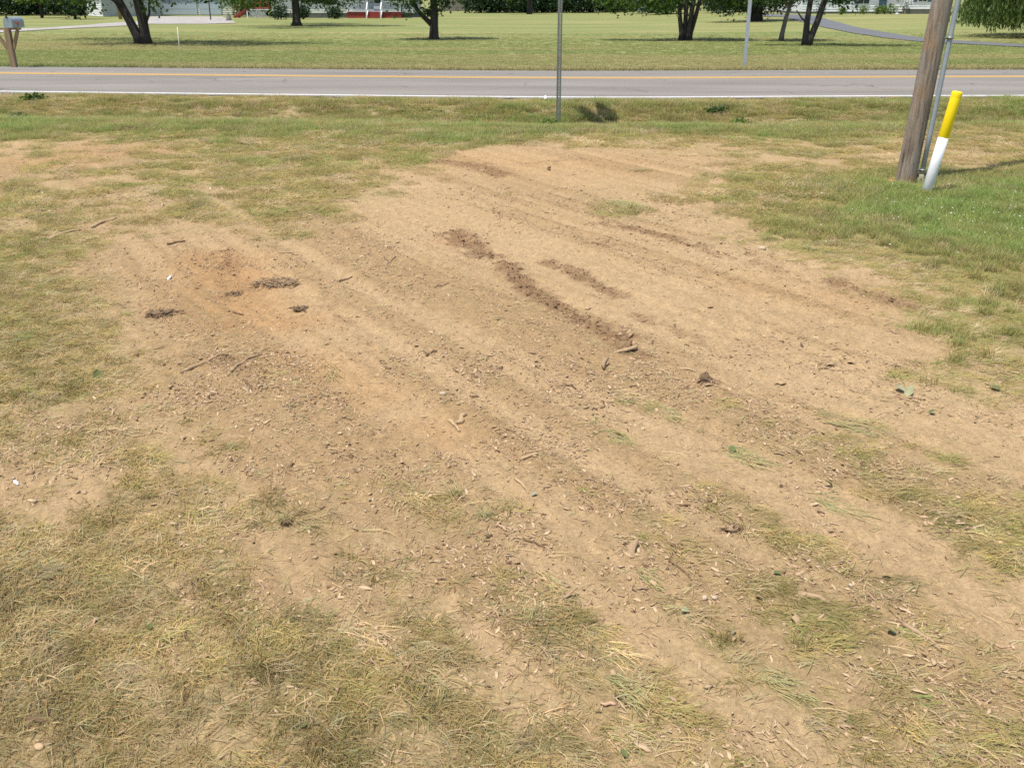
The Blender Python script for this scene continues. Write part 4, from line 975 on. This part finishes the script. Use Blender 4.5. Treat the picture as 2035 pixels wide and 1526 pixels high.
pk_ = np.clip(cov * 1.2 - .12, 0, 1) ** 1.5 * np.clip(-.35 + 2.3 * clump, .02, 1.15) * (1 - .7 * Fd[2])
pk_ = pk_ * (.72 + .28 * sstep(4, 8, y)) * (1 - .25 * sstep(4.2, 3, y) * sstep(-.3, .5, x)) * (1 + 1.1 * sstep(-5.5, -4.5, t))
keep = (t < -.24) & (rs.rand(len(x)) < pk_)
keep &= ~((np.hypot(x - ux, (y - uy + .12) * .6) < .2) | (np.hypot(x - mx - .02, (y - my + .1) * .55) < .09))
x, y, v, t, cov = x[keep], y[keep], v[keep], t[keep], cov[keep]; n = len(x)
big = fbm(x * 1.7, y * 1.7, 3, 151)
v = np.clip(v * (.92 - .22 * sstep(7, 4.5, y)) + .02 + (big - .5) * .4 + (fbm(x * 9, y * 9, 2, 153) - .5) * .3, 0, 1)
z = yard_z(x, y)
verge = sstep(-5.2, -4.2, t) * (.35 + .65 * sstep(.4, .6, big)); farz = y > 8
kind = np.where(rs.rand(n) < verge, 5, np.where(rs.rand(n) < sstep(.5, .75, v), np.where(farz, 4, 2), np.where(farz, 3, np.where(rs.rand(n) < sstep(-1.0, 1.2, x + .6 * rs.normal(size=n)) * .9, 1, 0))))
r5 = rs.randint(0, 5, n); pick = np.choose(kind, [rs.randint(0, 6, n), 6 + r5, 11 + r5, 16 + r5, 21 + r5, 26 + r5])
rz = rs.rand(n) * 2 * np.pi; flow = math.atan2(FLOW[1], FLOW[0]) + .25 * (x - .5); rz = np.where(kind == 1, flow + rs.normal(0, .3, n), rz)
s = (.7 + .65 * rs.rand(n)) * np.where(kind == 5, .42 + .55 * big, 1); s = np.where(t > -.9, s * (.5 + .2 * rs.rand(n)), s) * (.82 + .18 * sstep(2, 3.5, y))
scl = np.stack([s, s, s * np.where((kind < 2) | (kind == 3), .7 + .8 * rs.rand(n) * cov, 1)], 1)
rot = np.stack([rs.normal(0, .06, n), rs.normal(0, .06, n), rz], 1)
scatter("yard_grass", "dry and green grass growing in patches over the yard and the road verge", "grass", np.stack([x, y, z - .002], 1), rot, scl, pick, grass_tint(v, rs, n) * ((1 - .26 * sstep(4.6, 3.2, y) * sstep(.42, .6, fbm(x * 4.5, y * 4.5, 3, 157))) * (1 + .06 * sstep(4.6, 3.2, y)))[:, None] * (1 - sstep(4.8, 3.4, y)[:, None] * np.array([.03, .02, .07])), PROTO)
# dead straw strewn over the soil
SINGLE = [blades(3, .03, .03, .09, .001, .006, .001, .002, 'flat', 700 + i, .6) for i in range(5)]
n = 30000; x, y = sample(n, 1.45, 10, rs); Fd = fields(x, y); keep = rs.rand(n) < np.clip(.06 + .6 * Fd[0] + .35 * sstep(-.06, .14, Fd[3]), 0, 1) * sstep(11, 5, y); x, y = x[keep], y[keep]; n = len(x)
flow = math.atan2(FLOW[1], FLOW[0]) + .25 * (x - .5)
scatter("loose_straw", "loose dead straw strewn over the raked soil", "straw", np.stack([x, y, yard_z(x, y) + .001], 1), np.stack([rs.normal(0, .1, n), rs.normal(0, .1, n), flow + rs.normal(0, .9, n)], 1),
        np.tile((.7 + .8 * rs.rand(n))[:, None], 3), rs.randint(0, 5, n), lerp(np.tile(STRAW, (n, 1)), np.tile(OLIVE, (n, 1)), rs.rand(n) ** 2) * (.7 + .5 * rs.rand(n))[:, None], SINGLE)
# wood chips and root shreds
CHIPS = [chipmesh(720 + i, 1, (.16, .22, .34, .12, .45, .1, .28, .2)[i], .06) for i in range(8)]
px_, py_ = [], []
for n, a, b in ((135000, 1.45, 5), (140000, 5, 10), (44000, 10, 15)):
    x, y = sample(n, a, b, rs); px_.append(x); py_.append(y)
x = np.concatenate(px_); y = np.concatenate(py_); Fd = fields(x, y); Cd = strokes(x, y, CHIPPY); D = Fd[2]
dens = .06 + .7 * Cd + 1.3 * D + .5 * sstep(-.06, .14, Fd[3]) + .35 * sstep(.52, .68, fbm(x * 1.6, y * 1.6, 3, 161))
keep = (rs.rand(len(x)) < np.clip(dens * (.16 + 1.25 * sstep(.36, .64, fbm(x * 4.2, y * 4.2, 3, 163))), 0, 1)) & (y < road_near(x) - 4)
x, y, D, Cd = x[keep], y[keep], D[keep], Cd[keep]; n = len(x)
ln = (.006 + .024 * rs.rand(n) ** 2.4 + .028 * (rs.rand(n) < .06) * rs.rand(n)) * (1 + .4 * sstep(5, 12, y)); ln *= 1 - .35 * D
tone_ = rs.rand(n); tint = lerp(np.tile(np.array((.33, .228, .135)), (n, 1)), np.tile(np.array((.52, .38, .23)), (n, 1)), tone_)
pk = rs.rand(n) < .2; tint[pk] = np.array((.37, .245, .15)) * (.8 + .5 * rs.rand(pk.sum()))[:, None]; dk = rs.rand(n) < .11 + .72 * D; tint[dk] = np.array((.16, .093, .05)) * (.6 + .9 * rs.rand(dk.sum()))[:, None]
flow = math.atan2(FLOW[1], FLOW[0]) + .2 * (x - .5)
scatter("wood_chips", "small wood chips and root shreds littering the raked soil", "wood chips", np.stack([x, y, yard_z(x, y) + .0015], 1), np.stack([rs.normal(0, .22, n), rs.normal(0, .3, n), flow + rs.normal(0, .85, n)], 1),
        np.stack([ln, ln, ln * 1.3], 1), rs.randint(0, 8, n), tint, CHIPS)
# soil crumbs
LUMPS = [lumpmesh(740 + i) for i in range(6)]
px_, py_ = [], []
for n, a, b in ((90000, 1.45, 5), (110000, 5, 10), (30000, 10, 15)):
    x, y = sample(n, a, b, rs); px_.append(x); py_.append(y)
x = np.concatenate(px_); y = np.concatenate(py_); Fd = fields(x, y); D = Fd[2]
keep = (rs.rand(len(x)) < np.clip((.16 + 1.0 * D + .45 * sstep(-.06, .14, Fd[3])) * (.3 + 1.3 * fbm(x * 4, y * 4, 3, 171)), 0, 1)) & (y < road_near(x) - 4.2)
x, y, D = x[keep], y[keep], D[keep]; n = len(x); sz = (.0025 + .008 * rs.rand(n) ** 3 + .02 * (rs.rand(n) < .025) * rs.rand(n)) * (1 + .9 * D) * (1 + .5 * sstep(5, 12, y))
tint = lerp(np.tile(np.array((.41, .288, .165)), (n, 1)), np.tile(np.array((.2, .115, .06)), (n, 1)), np.clip(D * 1.1 + .25 * rs.rand(n), 0, 1)) * (.8 + .35 * rs.rand(n))[:, None]
scatter("soil_crumbs", "dry soil crumbs loose on the bare ground", "soil crumbs", np.stack([x, y, yard_z(x, y) + sz * .1], 1), rs.rand(n, 3) * 6.28 * np.array([.1, .1, 1]), np.tile(sz[:, None], 3) * np.array([1, .85, .8]), rs.randint(0, 6, n), tint, LUMPS)
# gravel along the near road edge
n = 5200; x = (rs.rand(n) * 2 - 1) * 13; y = road_near(x) - .25 - rs.exponential(.35, n); gg = .5 * sstep(.45, .65, fbm(x * .35, y * .8, 3, 77)) + (x < -9.2) * .9
keep = rs.rand(n) < np.clip(gg, 0, 1); x, y = x[keep], y[keep]; n = len(x); sz = .012 + .03 * rs.rand(n) ** 2
scatter("roadside_gravel", "grey gravel scattered along the near edge of the road", "gravel", np.stack([x, y, base_z(x, y) + .004], 1), rs.rand(n, 3) * 6.28 * np.array([.1, .1, 1]), np.tile(sz[:, None], 3), rs.randint(0, 6, n), np.array((.38, .36, .33)) * (.7 + .6 * rs.rand(n))[:, None], LUMPS)
# turf of the lawn across the road
LAWN = [blades(30, .13, .05, .1, .3, .9, .006, .012, 'up', 760 + i, 0, .25) for i in range(4)]
n = 40000; tt = rs.rand(n) ** 1.25 * 30; tt = np.where(rs.rand(n) < tt / 30, tt * rs.rand(n), tt); x = (rs.rand(n) * 2 - 1) * (17 + .56 * tt); y = road_near(x) + ROAD_W + .22 + tt; 
bare = np.hypot(x - bx, y - by) < 0
f = fbm(x * .05, y * .42, 4, 181); v = np.clip(.48 + (f - .5) * 1.6 + .12 * np.exp(-tt / .8), .2, .75)
fr = tt < .9
s = (.7 + .5 * rs.rand(n)) * (1 + .5 * fr * rs.rand(n))
scatter("lawn_grass", "short mown grass of the lawn beyond the road", "grass", np.stack([x, y, lawn_z(x, y) - .05 * np.exp(-((tt - 1.2) / .8) ** 2) - .01], 1), np.stack([x * 0, x * 0, rs.rand(n) * 6.28], 1), np.stack([s, s, s * (.55 + .5 * fr)], 1), rs.randint(0, 4, n), lerp(np.tile(np.array((.345, .315, .145)), (n, 1)), np.tile(np.array((.235, .275, .095)), (n, 1)), sstep(.25, .6, v)) * (.8 + .4 * rs.rand(n))[:, None], LAWN)
# white clover heads in the green corner
n = 110; cxw, cyw = at(1930, 430); x = cxw + rs.normal(0, .8, n); y = cyw + rs.normal(0, .9, n)
scatter("clover_flowers", "tiny white clover heads dotted in the lush grass near the utility pole", "flowers", np.stack([x, y, yard_z(x, y) + .06], 1), rs.rand(n, 3), np.tile((.009 + .006 * rs.rand(n))[:, None], 3), rs.randint(0, 6, n), np.tile(np.array((.68, .68, .62)), (n, 1)), LUMPS)

# ------------------------------------------------------------------ countable litter on the soil
def zg(x, y): return float(yard_z(np.array([x]), np.array([y]))[0])
def stick(label, p0, p1, r, mat='wood_dusty', name="stick", bend=.04, group=None, lift=.0, seed=0, fork=False):
    a = at(*p0); b = at(*p1); rs = RS(seed + int(p0[0]) * 7 + int(p0[1])); n = 7; P = []
    L = math.hypot(b[0] - a[0], b[1] - a[1]); nx, ny = -(b[1] - a[1]) / L, (b[0] - a[0]) / L
    for i in range(n):
        t = i / (n - 1); o = bend * L * math.sin(math.pi * t) + rs.normal() * .012 * L; x, y = a[0] + (b[0] - a[0]) * t + nx * o, a[1] + (b[1] - a[1]) * t + ny * o
        P.append((x, y, zg(x, y) + r * .6 + lift * math.sin(math.pi * t * .8) + (lift * .5 if t > .7 else 0)))
    o0 = Vector(P[0]); mb = MB().tube([Vector(q) - o0 for q in P], [r * (1 - .45 * i / (n - 1)) for i in range(n)], 7, jit=.3, seed=seed)
    if fork: mb.tube([Vector(P[4]) - o0, Vector(P[5]) - o0 + Vector((nx, ny, .2)) * L * .12, Vector(P[6]) - o0 + Vector((nx, ny, .15)) * L * .22], [r * .6, r * .45, r * .2], 6, jit=.3)
    return tag(mb.build(name, M[mat], None, True, P[0]), label, "stick" if name == "stick" else "twig", group)
SG = "sticks and twigs lying on the bare soil"
for lb, p0, p1, r, mt, nm, fk in (
    ("long dusty curved stick at the left of the bare soil", (362, 741), (456, 711), .011, 'wood_dusty', "stick", 0),
    ("brown stick lying right beside the long curved stick", (458, 745), (516, 712), .009, 'wood_dusty', "stick", 0),
    ("short dark twig pointing at the viewer below the long curved stick", (484, 758), (499, 782), .007, 'wood_dark', "twig", 0),
    ("pale stick on the faded grass at the left, nearer of two in line", (98, 479), (168, 459), .016, 'wood_pale', "stick", 0),
    ("pale stick on the faded grass at the left, farther of two in line", (180, 453), (232, 436), .016, 'wood_pale', "stick", 0),
    ("thin upright-pointing twig on the clear soil above the middle", (765, 547), (786, 514), .008, 'wood_dusty', "twig", 1),
    ("short bent twig right of the grey heap of roots", (671, 561), (699, 550), .01, 'wood_dusty', "twig", 0),
    ("thin slanting twig on bare soil right of the thin upright-pointing twig", (863, 577), (892, 567), .007, 'wood_dusty', "twig", 0),
    ("small dark twig on orange soil near the pale grass edge", (333, 488), (368, 483), .011, 'wood_dark', "twig", 0),
    ("bent twig above the grey heap of roots", (553, 505), (592, 509), .009, 'wood_dusty', "twig", 0),
    ("reddish twig lying in the orange hollow", (462, 610), (482, 614), .008, 'wood_dark', "twig", 0),
    ("pale peeled stick standing out near the centre", (893, 838), (913, 857), .010, 'wood_pale', "stick", 0),
    ("pale stick propped over a dark gap below the centre", (1034, 915), (1070, 911), .009, 'wood_pale', "stick", 0),
    ("curved pale root piece below the propped pale stick", (1023, 953), (1050, 982), .006, 'wood_pale', "stick", 0),
    ("small dark L-shaped twig left of the centre", (848, 709), (868, 701), .008, 'wood_dark', "twig", 1),
    ("thick dusty stick lying diagonally near the right bottom corner", (1793, 1246), (1868, 1300), .008, 'wood_dusty', "stick", 0),
    ("buried dusty stick with a broken end at the lower right", (1585, 1188), (1648, 1204), .013, 'wood_dusty', "stick", 0),
    ("thin pale bent straw stem near the bottom edge", (1395, 1465), (1432, 1474), .0022, 'wood_pale', "twig", 0),
    ("thin white straw stem standing out on the dry grass at lower left", (301, 1360), (319, 1397), .0018, 'wood_pale', "twig", 0),
    ("long thin root lying on the soil right of the lower middle", (1328, 1118), (1372, 1158), .005, 'wood_dark', "twig", 0),
    ("long pale splinter pointing down near the bottom right", (1556, 1470), (1606, 1512), .006, 'wood_pale', "stick", 0),
    ("short dark stick under the dry grass at the bottom left", (56, 1434), (92, 1438), .008, 'wood_dark', "stick", 0),
    ("pale stick lying left of the dry grass at the left edge", (215, 852), (244, 860), .009, 'wood_pale', "stick", 0),
    ("thin pale straw above the dry bank of grass at the left", (262, 872), (305, 862), .004, 'wood_pale', "twig", 0),
    ("dark short stick on the verge grass left of the pole", (1224, 267), (1252, 261), .035, 'wood_dark', "stick", 0),
    ("pale stick lying in the verge grass beside the utility pole", (1652, 247), (1690, 243), .018, 'wood_pale', "stick", 0),
    ("thin dark root arching beside the small bark flap", (1040, 1072), (1085, 1092), .005, 'wood_dark', "twig", 1),
    ("pale stick in the raked soil right of the root knot", (1350, 733), (1385, 738), .008, 'wood_pale', "stick", 0),
    ("small dark twig by the right edge of the dark root streak", (1118, 905 - 140), (1145, 772), .006, 'wood_dark', "twig", 0),
    ("dark stub twig sticking up from the soil at the far side", (1092, 340), (1094, 330), .012, 'wood_dark', "twig", 0),
    ("brown twig crossing the straw at lower right", (1640, 1225), (1690, 1265), .004, 'wood_dusty', "twig", 1)):
    stick(lb, p0, p1, r, mt, nm, .06, SG, fork=bool(fk))
# root knot, log slab, sod clumps, bark flaps
def lump_thing(name, label, cat, px, py, sx, sy, sz, mat, seed, rz=0, sink=.3, rough=.45):
    x, y = at(px, py); me = lumpmesh(seed, mat, 11, 8, rough, 1.0); me.polygons.foreach_set("use_smooth", [False] * len(me.polygons))
    o = link(name, me, None, (x, y, zg(x, y) + sz * (.5 - sink)), (0, 0, rz)); o.scale = (sx, sy, sz)
    return tag(o, label, cat)
def root_heap(name, label, px, py, rad, n, r, mat, seed, h=.05, core=None):
    x, y = at(px, py); z0 = zg(x, y); rs = RS(seed); root = empty(name, (x, y, z0 - .005), 0, label, "root clump")
    if core:
        c = link("clod", lumpmesh(seed, core, 11, 8, .4, 1.0), root); c.scale = (rad * 1.3, rad * .95, h * 1.3); c.location = (0, 0, h * .25)
    mb = MB()
    for k in range(n):
        a, q = rs.rand() * 6.28, rad * math.sqrt(rs.rand()); p = Vector((q * math.cos(a), q * math.sin(a) * .7, rs.rand() * h * (1.1 - q / rad) + .003)); d = rs.rand() * 6.28; l = rad * (.25 + .5 * rs.rand())
        e = p + Vector((math.cos(d) * l, math.sin(d) * l * .8, rs.normal() * h * .25)); e.z = max(e.z, .002)
        mb.tube([p, p.lerp(e, .5) + Vector((rs.normal(), rs.normal(), abs(rs.normal()))) * l * .14, e], [r, r * .8, r * .4], 5)
    o = mb.build("shreds", M[mat], root, True, kind="stuff"); return root
root_heap("root_heap", "grey tangled heap of roots left of the middle on bare soil", 558, 556, .17, 130, .0038, 'wood_dusty', 811, .03, 'sod')
root_heap("sod_clump", "dark brown sod clump at the left edge of the bare soil", 322, 626, .1, 60, .004, 'sod', 812, .03, 'sod')
root_heap("root_heap", "small dark clump of roots in the orange hollow", 458, 570, .08, 34, .004, 'sod', 813, .028, 'sod')
root_heap("root_heap", "small dark root clump right of the orange hollow", 598, 608, .07, 34, .004, 'sod', 814, .028, 'sod')
root_heap("root_knot", "rough tan root knot with a dark hollow at the centre right", 1402, 760, .05, 44, .005, 'wood_dusty', 815, .06, 'sod')
root_heap("root_heap", "heap of dark roots curling out of the soil at the lower right", 1455, 1056, .04, 34, .0032, 'wood_dark', 816, .03, 'wood_dusty')
root_heap("sod_clump", "dark tuft of torn sod left of the lower middle", 570, 1046, .03, 40, .0016, 'wood_dark', 817, .022, 'sod')
root_heap("root_heap", "low heap of pale root shreds below the orange soil", 575, 812, .05, 24, .003, 'wood_pale', 818, .02)
root_heap("root_heap", "brown heap of clippings on the grass beyond the bare soil at left", 275, 258, .36, 120, .006, 'sod', 819, .05, 'sod')
def slab(label, p0, p1, wd, t, mat, seed, tilt=.2, name="wood_slab", cat="wood chip", group=None, lift=.0):
    a = at(*p0); b = at(*p1); x, y = (a[0] + b[0]) / 2, (a[1] + b[1]) / 2; L = math.hypot(b[0] - a[0], b[1] - a[1])
    me = chipmesh(seed, 1, wd / L, t / L, mat, .1); o = link(name, me, None, (x, y, zg(x, y) + lift), (RS(seed).normal() * .25, -tilt, math.atan2(b[1] - a[1], b[0] - a[0]))); o.scale = (L, L, L)
    return tag(o, label, cat, group)
slab("thick slab of broken wood over a dark gap in the dark root streak", (1218, 708), (1268, 701), .035, .02, 'wood_pale', 831, .12, lift=.012)
slab("upright stub of bark at the end of the dark root streak", (1198, 739), (1208, 729), .022, .02, 'wood_dusty', 832, .5, lift=.02)
slab("curled bark flap standing up at the lower right", (1243, 1108), (1272, 1088), .035, .006, 'wood_dusty', 833, .6, lift=.012)
slab("curled strip of bark and leaf below the lower middle", (1105, 1202), (1150, 1182), .02, .005, 'wood_dusty', 834, .3, lift=.01)
slab("white chip lying at the left edge of the picture", (22, 951), (38, 962), .016, .004, 'scrap', 835, .1)
slab("broad pale wood chip lying flat below the middle", (948, 1150), (968, 1166), .018, .003, 'wood_pale', 836, .05)
slab("pale block of wood at the centre of the raked soil", (905, 842), (925, 830), .035, .02, 'wood_pale', 837, .2)
slab("dark clod with a shadowed gap left of the log slab", (985, 737), (999, 733), .018, .012, 'wood_dark', 838, .2)
slab("white rounded chip upright near the bottom middle", (1006, 1384), (1012, 1400), .012, .008, 'wood_pale', 839, .3)
slab("white chip on the orange soil at the left", (331, 553), (341, 547), .03, .01, 'scrap', 840, .3)
slab("two pale splinters on the orange soil below the hollow", (490, 637), (500, 630), .02, .005, 'wood_pale', 841, .3)
# green and dry leaves
def leafmesh(seed, mat):
    rs = RS(seed); n, m = 7, 5; V = []
    for i in range(n):
        t = i / (n - 1); wd = .34 * math.sin(math.pi * (t * .9 + .06)) ** .8
        for j in range(m):
            s = (j / (m - 1) - .5) * 2; V.append((t - .5, s * wd * (1 + .12 * rs.normal()), .12 * abs(s) * wd * 3 + .12 * math.sin(t * 3 + seed) + rs.normal() * .012))
    i = np.arange(n * m).reshape(n, m); F = np.stack([i[:-1, :-1], i[:-1, 1:], i[1:, 1:], i[1:, :-1]], -1).reshape(-1, 4)
    return npmesh("leaf", V, F, M[mat], True)
for k, (px, py, L, mt, ry, lb) in enumerate(((1762, 1152, .05, 'paleleaf', .1, "green leaf lying flat on the soil at the lower right"), (1458, 1266, .032, 'greyleaf', .1, "grey-green round leaf on the soil below the root heap"), (1240, 1502, .04, 'freshleaf', .2, "green leaf at the bottom edge right of the middle"),
        (605, 1446, .035, 'freshleaf', .7, "bright green leaf standing in dry grass near the bottom edge"), (1790, 775, .1, 'paleleaf', .5, "pale leaf standing upright on the soil at the right"), (1806, 782, .09, 'paleleaf', .6, "narrow green leaf leaning behind the pale upright leaf"), (1851, 821, .06, 'freshleaf', .3, "dark green leaf lying below the pale upright leaf"),
        (300, 1250, .035, 'freshleaf', .8, "dark leaf standing up in the dry grass at the lower left"), (1975, 775, .08, 'freshleaf', .3, "green leaf near the right edge beside the raked soil"), (1545, 1145, .04, 'freshleaf', .2, "bent green leaf among chips at the lower right"), (195, 750, .09, 'freshleaf', .6, "green blade-like leaf on dry grass left of the long curved stick"),
        (735, 1001, .03, 'greyleaf', .2, "small blue-grey leaf on the soil left of the lower middle"), (1062, 985, .035, 'greyleaf', .3, "curled grey-green leaf on the soil near the curved pale root piece"), (1362, 1220, .045, 'paleleaf', .2, "pale green leaf scrap left of the grey-green round leaf"), (1645, 968, .06, 'freshleaf', .6, "green leaf standing in a grass tuft at the right"),
        (1455, 895, .06, 'freshleaf', .5, "small dark green leaf above the soil at centre right"), (625, 1268, .02, 'greyleaf', .3, "tiny grey-green leaf beside dry grass at the bottom left"), (1770, 1265, .05, 'freshleaf', .4, "small green sprig leaf beside the thick dusty stick"))):
    x, y = at(px, py); o = link("fallen_leaf", leafmesh(860 + k, mt), None, (x, y, zg(x, y) + .006 + L * .32 * math.sin(ry)), (RS(k).normal() * .3, -ry, RS(k + 50).rand() * 6.28)); L *= .72; o.scale = (L, L, L); tag(o, lb, "leaf", "leaves lying on the soil")
x, y = at(1772, 367); o = link("plastic_flag", leafmesh(900, 'pink'), None, (x, y, zg(x, y) + .03), (.2, -.25, .5)); o.scale = (.1, .1, .1); tag(o, "faded red plastic flag lying at the foot of the utility pole", "litter")
x, y = at(1083, 226, -.2); o = link("paper_scrap", leafmesh(901, 'scrap'), None, (x, y, zg(x, y) + .1), (.4, -.9, 1.2)); o.scale = (.08, .08, .08); tag(o, "white paper scrap in the grass left of the perforated sign post", "litter")
x, y = at(693, 204); o = link("metal_scrap", leafmesh(902, 'conduit'), None, (x, y, zg(x, y) + .03), (.1, -.1, 2.6)); o.scale = (.25, .25, .12); tag(o, "bluish grey scrap lying by the road edge left of the sign post", "litter")
for k, (px, py, d) in enumerate(((1515, 494, .05), (1420, 1192, .018), (1690, 1170, .015), (880, 790, .03), (1400, 1193, .02), (690, 1122, .012))):
    x, y = at(px, py); me = lumpmesh(910 + k, 'stone', 11, 8, .12, .7); o = link("pebble", me, None, (x, y, zg(x, y) + d * .2), (0, 0, k)); o.scale = (d * 1.2, d, d)
    tag(o, ("pale stone at the upper right edge of the bare soil", "round tan pebble left of the thick dusty stick", "small pebble near the lower right among shreds", "pale pebble left of the centre on clear soil", "small tan pebble just left of the round tan pebble", "small reddish pebble left of the lower middle")[k], "stone")
# larger loose chips, one by one
BIG = [chipmesh(930 + i, 1, (.2, .28, .36, .16, .5, .24)[i], .08, mt, .25) for i, mt in enumerate(('wood_pale', 'wood_dusty', 'wood_pale', 'wood_dusty', 'wood_pale', 'wood_dark'))]
rs = RS(4321); got = 0
while got < 230:
    x, y = sample(1, 1.6, 6.5, rs); x, y = float(x[0]), float(y[0])
    if abs(x) > .54 * (y * CP + CAM_H * SP): continue
    a_ = np.array([x]); b_ = np.array([y]); F_ = fields(a_, b_)
    if rs.rand() > .12 + .9 * float(strokes(a_, b_, CHIPPY)[0]) + .4 * max(0, float(F_[3][0])) * 2 or F_[1][0] > .55: continue
    L = (.013 + .034 * rs.rand() ** 2.4) * (1 + .12 * (y - 2)); o = link("wood_chip", BIG[rs.randint(6)], None, (x, y, float(yard_z(a_, b_, F_)[0]) + .002), (rs.normal() * .25, rs.normal() * .22, rs.rand() * 6.28)); o.scale = (L, L, L)
    tag(o, "small loose wood chip lying on the raked bare soil", "wood chip", "loose wood chips on the raked soil"); got += 1

# single tufts and weeds that stand out
def tuftmat(name, col):
    m, nt, B, N, L = nodes_of(name); g = N.new("ShaderNodeAttribute"); g.attribute_name = "shade"
    c = mixc(N, L, 1.0, g.outputs["Color"], col, 'MULTIPLY'); L.new(c, B.inputs["Base Color"]); B.inputs["Roughness"].default_value = .65
    t = N.new("ShaderNodeBsdfTranslucent"); L.new(c, t.inputs[0]); x = N.new("ShaderNodeMixShader"); x.inputs[0].default_value = .35
    L.new(B.outputs[0], x.inputs[1]); L.new(t.outputs[0], x.inputs[2]); L.new(x.outputs[0], N["Material Output"].inputs[0]); return m
TM = [tuftmat("tuft_olive", (.34, .295, .125)), tuftmat("tuft_green", (.34, .312, .135)), tuftmat("tuft_dry", (.46, .37, .18))]
for k, (px, py, r, up, mi, lb) in enumerate((
    (570, 1040, .028, 1, 0, "small dark tuft of grass alone on bare soil left of the lower middle"), (640, 1232, .035, 1, 0, "upright olive tuft beside the dry patch at the bottom left"), (1215, 866, .045, 0, 1, "flattened green tuft on raked soil right of the centre"),
    (1300, 815, .06, 0, 1, "thin green tuft on raked soil right of the centre, above the flattened one"), (1060, 1232, .035, 1, 1, "round green tuft on the soil below the middle"), (1290, 1150, .04, 0, 1, "green blades pressed flat below the curled bark flap"), (650, 735, .06, 0, 2, "yellowish tuft on the soil right of the long curved stick"),
    (800, 975, .04, 0, 0, "faint olive tuft left of the lower middle"), (905, 985, .035, 1, 1, "small spiky green tuft below the middle"), (960, 1030, .03, 1, 1, "tiny spiky tuft of grass just below the spiky green one"), (1650, 1000, .06, 0, 1, "combed green tuft at the right among soil streaks"), (1470, 905, .06, 0, 1, "small green tuft at centre right below the root knot"),
    (1680, 840, .09, 0, 0, "spreading olive tuft at the right edge of the raked soil"), (1085, 1150, .035, 0, 2, "dry curved tuft below the middle of the picture"), (1550, 1360, .05, 0, 1, "thick combed tuft of grass near the bottom right"), (1240, 1370, .04, 0, 1, "long combed green tuft at the bottom right of the middle"), (880, 1395, .03, 1, 0, "dark olive tuft near the bottom middle"),
    (1230, 405, .11, 0, 1, "green patch of grass alone on the far side of the bare soil"), (1610, 495, .06, 1, 1, "small dark green tuft at the upper right edge of the soil"), (1720, 485, .12, 1, 0, "raised olive tuft below the lush grass at the right"))):
    x, y = at(px, py); me = blades(int(45 + 420 * r), r * (1.0 if up else 1.3), .03, .03 + r * 1.3, (.4 if up else .003), (1.3 if up else .012), .0012 * (1 + y / 5), .0022 * (1 + y / 5), 'up' if up else 'flat', 960 + k, 0 if up else .9)
    me.materials.clear(); me.materials.append(TM[mi]); o = link("grass_tuft", me, None, (x, y, zg(x, y) - .002), (0, 0, math.atan2(FLOW[1], FLOW[0]) + .25 * (x - .5))); o.scale = (1, 1, .6) if up else (1.5, .8, 1); tag(o, lb, "grass tuft", "single tufts of grass on the soil")
for k, (px, py, r, lb) in enumerate(((72, 210, .16, "leafy weed at the road edge beside the gravel at the far left"), (1092, 246, .2, "tall green weed clump around the foot of the perforated sign post"), (1425, 228, .15, "low broadleaf weed on the verge right of the sign shadow"), (1470, 242, .18, "dark weed clump on the verge beyond the bare soil"), (35, 234, .15, "tall dark green weeds in the ditch at the left edge"))):
    x, y = at(px, py, -.08); x = x; me, c = crown_mesh("weed", [(0, 0, r * .3, r, r * .6, r * .38)], 420, .055, M['leaf_light'] if k % 2 else M['leaf'], 990 + k, 12, .05, floor=.0)
    tag(link("weed", me, None, (x, y, zg(x, y))), lb, "weed", "weeds along the road verge")
